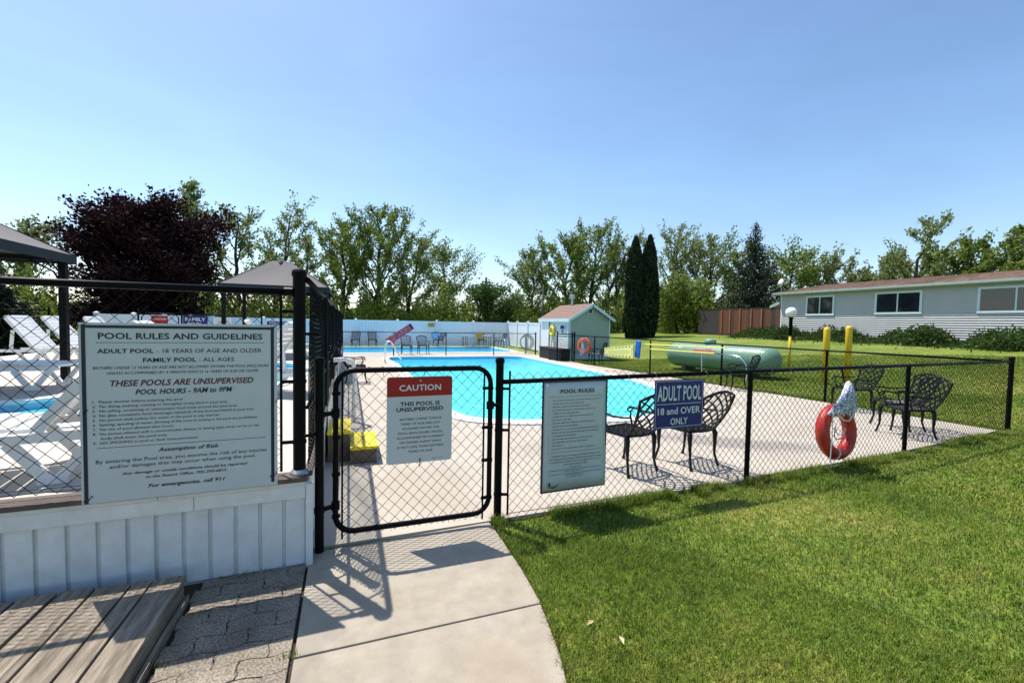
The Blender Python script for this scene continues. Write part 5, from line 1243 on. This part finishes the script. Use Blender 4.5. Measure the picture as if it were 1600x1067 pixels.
undergrowth('undergrowth', 'paler leafy scrub mixed through the bushes behind the fences', [(330,740,440,36,8000),(820,980,450,38,4000),(1020,1230,445,36,9000),(-60,90,450,30,4000)], leafC, 42, .2)
# weeds along the house
def weeds():
    rg = np.random.default_rng(5); n = 42000; y = rg.uniform(-6, 21, n); x = 23.9-np.abs(rg.normal(0, .75, n)); h = (.42+.22*np.sin(y*1.7)+.12*np.sin(y*4.1))*rg.uniform(.2, 1.1, n)*np.exp(-((23.6-x)/1.6)**2)+.05; z = terrain(x, y)+h*rg.uniform(.2, 1, n)
    V, F = leaves_from(np.stack([x, y, z], -1), np.tile([0, 0, 1.], (n, 1)), .15, rg, .35, .6); tag(np_obj('weeds', V, F, weedM), 'tall weeds and ground cover along the foot of the house wall', 'weeds', None, 'stuff')
weeds()
def shrub(x, y, r, h, label, seed, mat=weedM):
    rg = np.random.default_rng(seed); z0 = tz(x, y); root = thing('shrub', label, 'shrub', (x, y, z0), 0, 'shrubs along the house wall'); n = 3200
    d = rg.normal(0, 1, (n, 3)); d[:, 2] = np.abs(d[:, 2]); d /= np.linalg.norm(d, axis=1)[:, None]; R = rg.uniform(.45, 1.05, n)[:, None]*(1+.18*np.sin(d[:, :1]*9+seed)*np.sin(d[:, 1:2]*7)); P = d*R*np.array([r, r, h]); V, F = leaves_from(P, d, .12, rg, .5, .2); np_obj('foliage', V, F, mat, root)
    m = MB(); [m.tube([(0,0,0),(math.cos(a)*r*.3, math.sin(a)*r*.3, h*.5),(math.cos(a)*r*.6, math.sin(a)*r*.6, h*.85)], [.02,.012,.006], 4) for a in np.linspace(0, 5.5, 6)]; m.build('stems', barkM, root)
shrub(22.9, 11.3, .85, .80, 'rounded green shrub below the middle house window', 61); shrub(22.8, 8.8, 1.1, .75, 'wide low shrub at the house wall near the right edge', 62, leafD); shrub(22.7, 6.6, 1.1, .8, 'dense shrub at the right picture edge below the window', 63, leafD); shrub(23.2, 14.6, .7, .6, 'small shrub with dark leaves left of the middle house window', 64, leafD); shrub(22.8, 17.4, .8, .7, 'leafy shrub near the lamp globe at the left house window', 65)
# far wooded horizon
def far_wood():
    rg = np.random.default_rng(77); n = 26000; th = rg.uniform(-1.2, 1.9, n); D = rg.uniform(70, 95, n); x = D*np.sin(th)+0; y = D*np.cos(th); h = (3.2+1.2*np.sin(th*17)+.8*np.sin(th*41))*rg.uniform(0, 1, n)**.7; z = terrain(x, y)+h
    V, F = leaves_from(np.stack([x, y, z], -1), np.tile([0, 0, 1.], (n, 1)), .8, rg, .7); tag(np_obj('far_wood', V, F, leafA), 'distant belt of green woodland closing the horizon', 'woodland', None, 'stuff')
far_wood()

# utility poles and wires
def pole(px, top, D, label, arm=True, r=.12):
    x, y = col(px, D); z0 = tz(x, y); H = topz(px, top, D)-z0; root = thing('utility_pole', label, 'utility pole', (x, y, z0)); MB().tube([(0,0,-.2),(0,0,H)], [r*1.2, r*.8], 8).build('pole', poleM, root, smooth=True)
    if arm: MB().bar((-.5,0,H-.5), (.5,0,H-.5), .1, .1).build('crossarm', poleM, root)
    return x, y, z0+H
a = pole(758, 434, 50, 'dark wooden utility pole between the trees above the white fence', r=.17)
b = pole(847, 445, 30, 'thin weathered pole standing left of the shed roof', False, .07)
def wires():
    root = thing('power_line', 'sagging utility wires crossing low in front of the trees behind the white fence', 'cable')
    A = Vector((a[0], a[1], a[2]-.5))
    for i in range(3):
        bx, by = col(450, 40); B = Vector((bx, by, 2.9+.3*i)); pts = [A.lerp(B, t)-Vector((0, 0, .8*math.sin(PI*t)+.2*i)) for t in np.linspace(0, 1, 14)]; MB().tube(pts, .018, 4).build('wire', poleM, root)
wires()

# ------------------------------------------------------------------ grass
def in_poly(x, y, poly):
    c = np.zeros(len(x), bool); k = len(poly)
    for i in range(k):
        x0, y0 = poly[i]; x1, y1 = poly[(i+1) % k]
        if y0 == y1: continue
        c ^= ((y0 > y) != (y1 > y)) & (x < (x1-x0)*(y-y0)/(y1-y0)+x0)
    return c
def blades():
    rg = np.random.default_rng(9); Vs = []; Fs = []; o = 0
    def batch(n, x0, x1, y0, y1, dmin, dmax, h, w, keep):
        nonlocal o
        x = rg.uniform(x0, x1, n); y = rg.uniform(y0, y1, n); d = np.hypot(x, y); ok = (d >= dmin) & (d < dmax)
        cx = x*math.cos(YAW)-y*math.sin(YAW); cy = x*math.sin(YAW)+y*math.cos(YAW); ok &= (cy > .6) & (np.abs(cx) < cy*1.32+.4) & (cy > 1.3) & keep(x, y)
        x, y, d = x[ok], y[ok], d[ok]; k = len(x); z = terrain(x, y)
        a = rg.uniform(0, 2*PI, k); hh = h*rg.uniform(.55, 1.25, k)*(1+.25*np.sin(x*2.1+y*1.3)*np.sin(y*2.9)); ww = w*rg.uniform(.7, 1.3, k); bend = hh*rg.uniform(.25, .95, k); b = a+rg.uniform(-.6, .6, k)+PI/2
        ca, sa, cb, sb = np.cos(a), np.sin(a), np.cos(b), np.sin(b)
        p = lambda sx, f, hz: np.stack([x+ca*ww*sx+cb*bend*f, y+sa*ww*sx+sb*bend*f, z+hh*hz], -1)
        V = np.stack([p(-.5, 0, -.1), p(.5, 0, -.1), p(.38, .32, .6), p(-.38, .32, .6), p(0, 1, .92)], 1).reshape(-1, 3); q = np.arange(k)*5
        Vs.append(V); Fs.append((q+o)[:, None]+np.array([[0, 1, 2, 3]])); Fs.append((q+o)[:, None]+np.array([[3, 2, 4, 4]])); o += len(V)
    def near(x, y):
        fy = np.interp(x, [1.19, 4.06, 7.12, 10.46, 10.5], [3.45, 3.49, 3.64, 3.92, 3.92]); px_ = np.interp(y, [0.2, .9, 1.5, 1.9, 2.3, 2.7, 3.1, 3.5], [.25, .62, .88, 1.0, 1.07, 1.10, 1.105, 1.13]); return (x > px_-.015+.02*np.sin(y*40)) & ((y < fy+.01) | (x > 10.45))
    def east(x, y):
        fx = np.interp(y, [3.9, 6.75, 9.45, 12.4, 15.6, 18.2, 18.21, 40], [10.3, 10.1, 9.98, 9.8, 9.3, 9.5, 12.45, 12.45]); return (x > fx) & ~((x > 12.1) & (x < 13.9) & (y > 10.6) & (y < 13.8) & False)
    batch(380000, .9, 5.5, -2, 3.6, 0, 3.4, .034, .0040, near)
    batch(330000, .9, 10.5, -3.5, 4.0, 3.4, 6.2, .036, .0058, near)
    batch(330000, 3, 17, -5, 4.0, 6.2, 14, .040, .010, near)
    batch(330000, 9.3, 23.6, 3.9, 22, 8, 22, .042, .016, east)
    batch(160000, 9.3, 23.6, -6, 4, 14, 30, .06, .03, east)
    def strip(x, y):   # longer unmown tufts against the fence and the path edge
        fy = np.interp(x, [1.19, 4.06, 7.12, 10.46], [3.42, 3.46, 3.61, 3.89]); return (x > 1.12) & (y < fy+.03) & (y > fy-.11-.07*np.sin(x*5)*np.sin(x*13)) & (np.sin(x*3.1)+np.sin(x*7.7) > -.7)
    batch(120000, 1.12, 10.4, 3.2, 4.0, 0, 14, .085, .005, strip)
    def edge(x, y):
        px_ = np.interp(y, [0.2, .9, 1.5, 1.9, 2.3, 2.7, 3.1, 3.5], [.25, .62, .88, 1.0, 1.07, 1.10, 1.105, 1.13]); return (x > px_+.0) & (x < px_+.035+.02*np.sin(y*19)) & (y < 3.45)
    batch(60000, .2, 1.3, .2, 3.5, 0, 5, .055, .0045, edge)
    Vv = np.concatenate(Vs); Ff = np.concatenate(Fs)
    quads = Ff[Ff[:, 2] != Ff[:, 3]] ; tri = Ff[Ff[:, 2] == Ff[:, 3]][:, :3]
    me = bpy.data.meshes.new('grass'); me.vertices.add(len(Vv)); me.vertices.foreach_set('co', Vv.astype(np.float32).ravel()); loops = np.concatenate([quads.ravel(), tri.ravel()]).astype(np.int32); me.loops.add(len(loops)); me.loops.foreach_set('vertex_index', loops)
    me.polygons.add(len(quads)+len(tri)); me.polygons.foreach_set('loop_start', np.concatenate([np.arange(len(quads))*4, len(quads)*4+np.arange(len(tri))*3]).astype(np.int32)); me.polygons.foreach_set('loop_total', np.concatenate([np.full(len(quads), 4), np.full(len(tri), 3)]).astype(np.int32))
    me.materials.append(bladeM); me.update(calc_edges=True); ob = bpy.data.objects.new('grass', me); COL.objects.link(ob); tag(ob, 'short mown green grass of the lawn around the fence', 'grass', None, 'stuff')
    print('grass blades', len(tri))
blades()
def joint_weeds():
    rg = np.random.default_rng(21); Vs = []; o = 0; P = []
    for cx, cy, n, sp in ((-.50,3.165,26,.10),(-.66,3.16,18,.05),(-.27,2.32,30,.03),(-.262,2.0,26,.05),(-.84,2.45,20,.04),(-.27,2.9,8,.05)):
        for i in range(n): P.append((cx+rg.normal(0, sp), cy+rg.normal(0, .012)-(.0 if cy < 3.1 else abs(rg.normal(0, .01)))))
    V = []; F = []
    for i, (x, y) in enumerate(P):
        a = rg.uniform(0, 2*PI); h = rg.uniform(.015, .045); w = .003; d = rg.uniform(.005, .03); b = rg.uniform(0, 2*PI)
        V += [(x+w*math.cos(a), y+w*math.sin(a), -.01), (x-w*math.cos(a), y-w*math.sin(a), -.01), (x+d*math.cos(b), y+d*math.sin(b), h)]; F.append((3*i, 3*i+1, 3*i+2))
    tag(np_obj('joint_weeds', np.array(V), np.array(F), bladeM), 'tiny weeds sprouting in paver joints and at the skirt foot', 'weeds', None, 'stuff')
joint_weeds()
# a few fallen leaves by the path
for i, (x, y, a, lb) in enumerate(((1.22,2.02,.3,'curled pale dry leaf on the grass beside the path joint'), (1.33,1.83,1.4,'small tan dry leaf on the grass nearest the camera'))):
    m = MB(); m.v = [(0,0,0),(.03,.012,.012),(.06,0,.004),(.03,-.014,.010),(.03,0,.0)]; m.f = [(0,1,4),(1,2,4),(2,3,4),(3,0,4)]
    tag(m.build('fallen_leaf', M('dry_leaf', (.5,.42,.22), .7), loc=(x, y, .015), rz=a), lb, 'leaf')
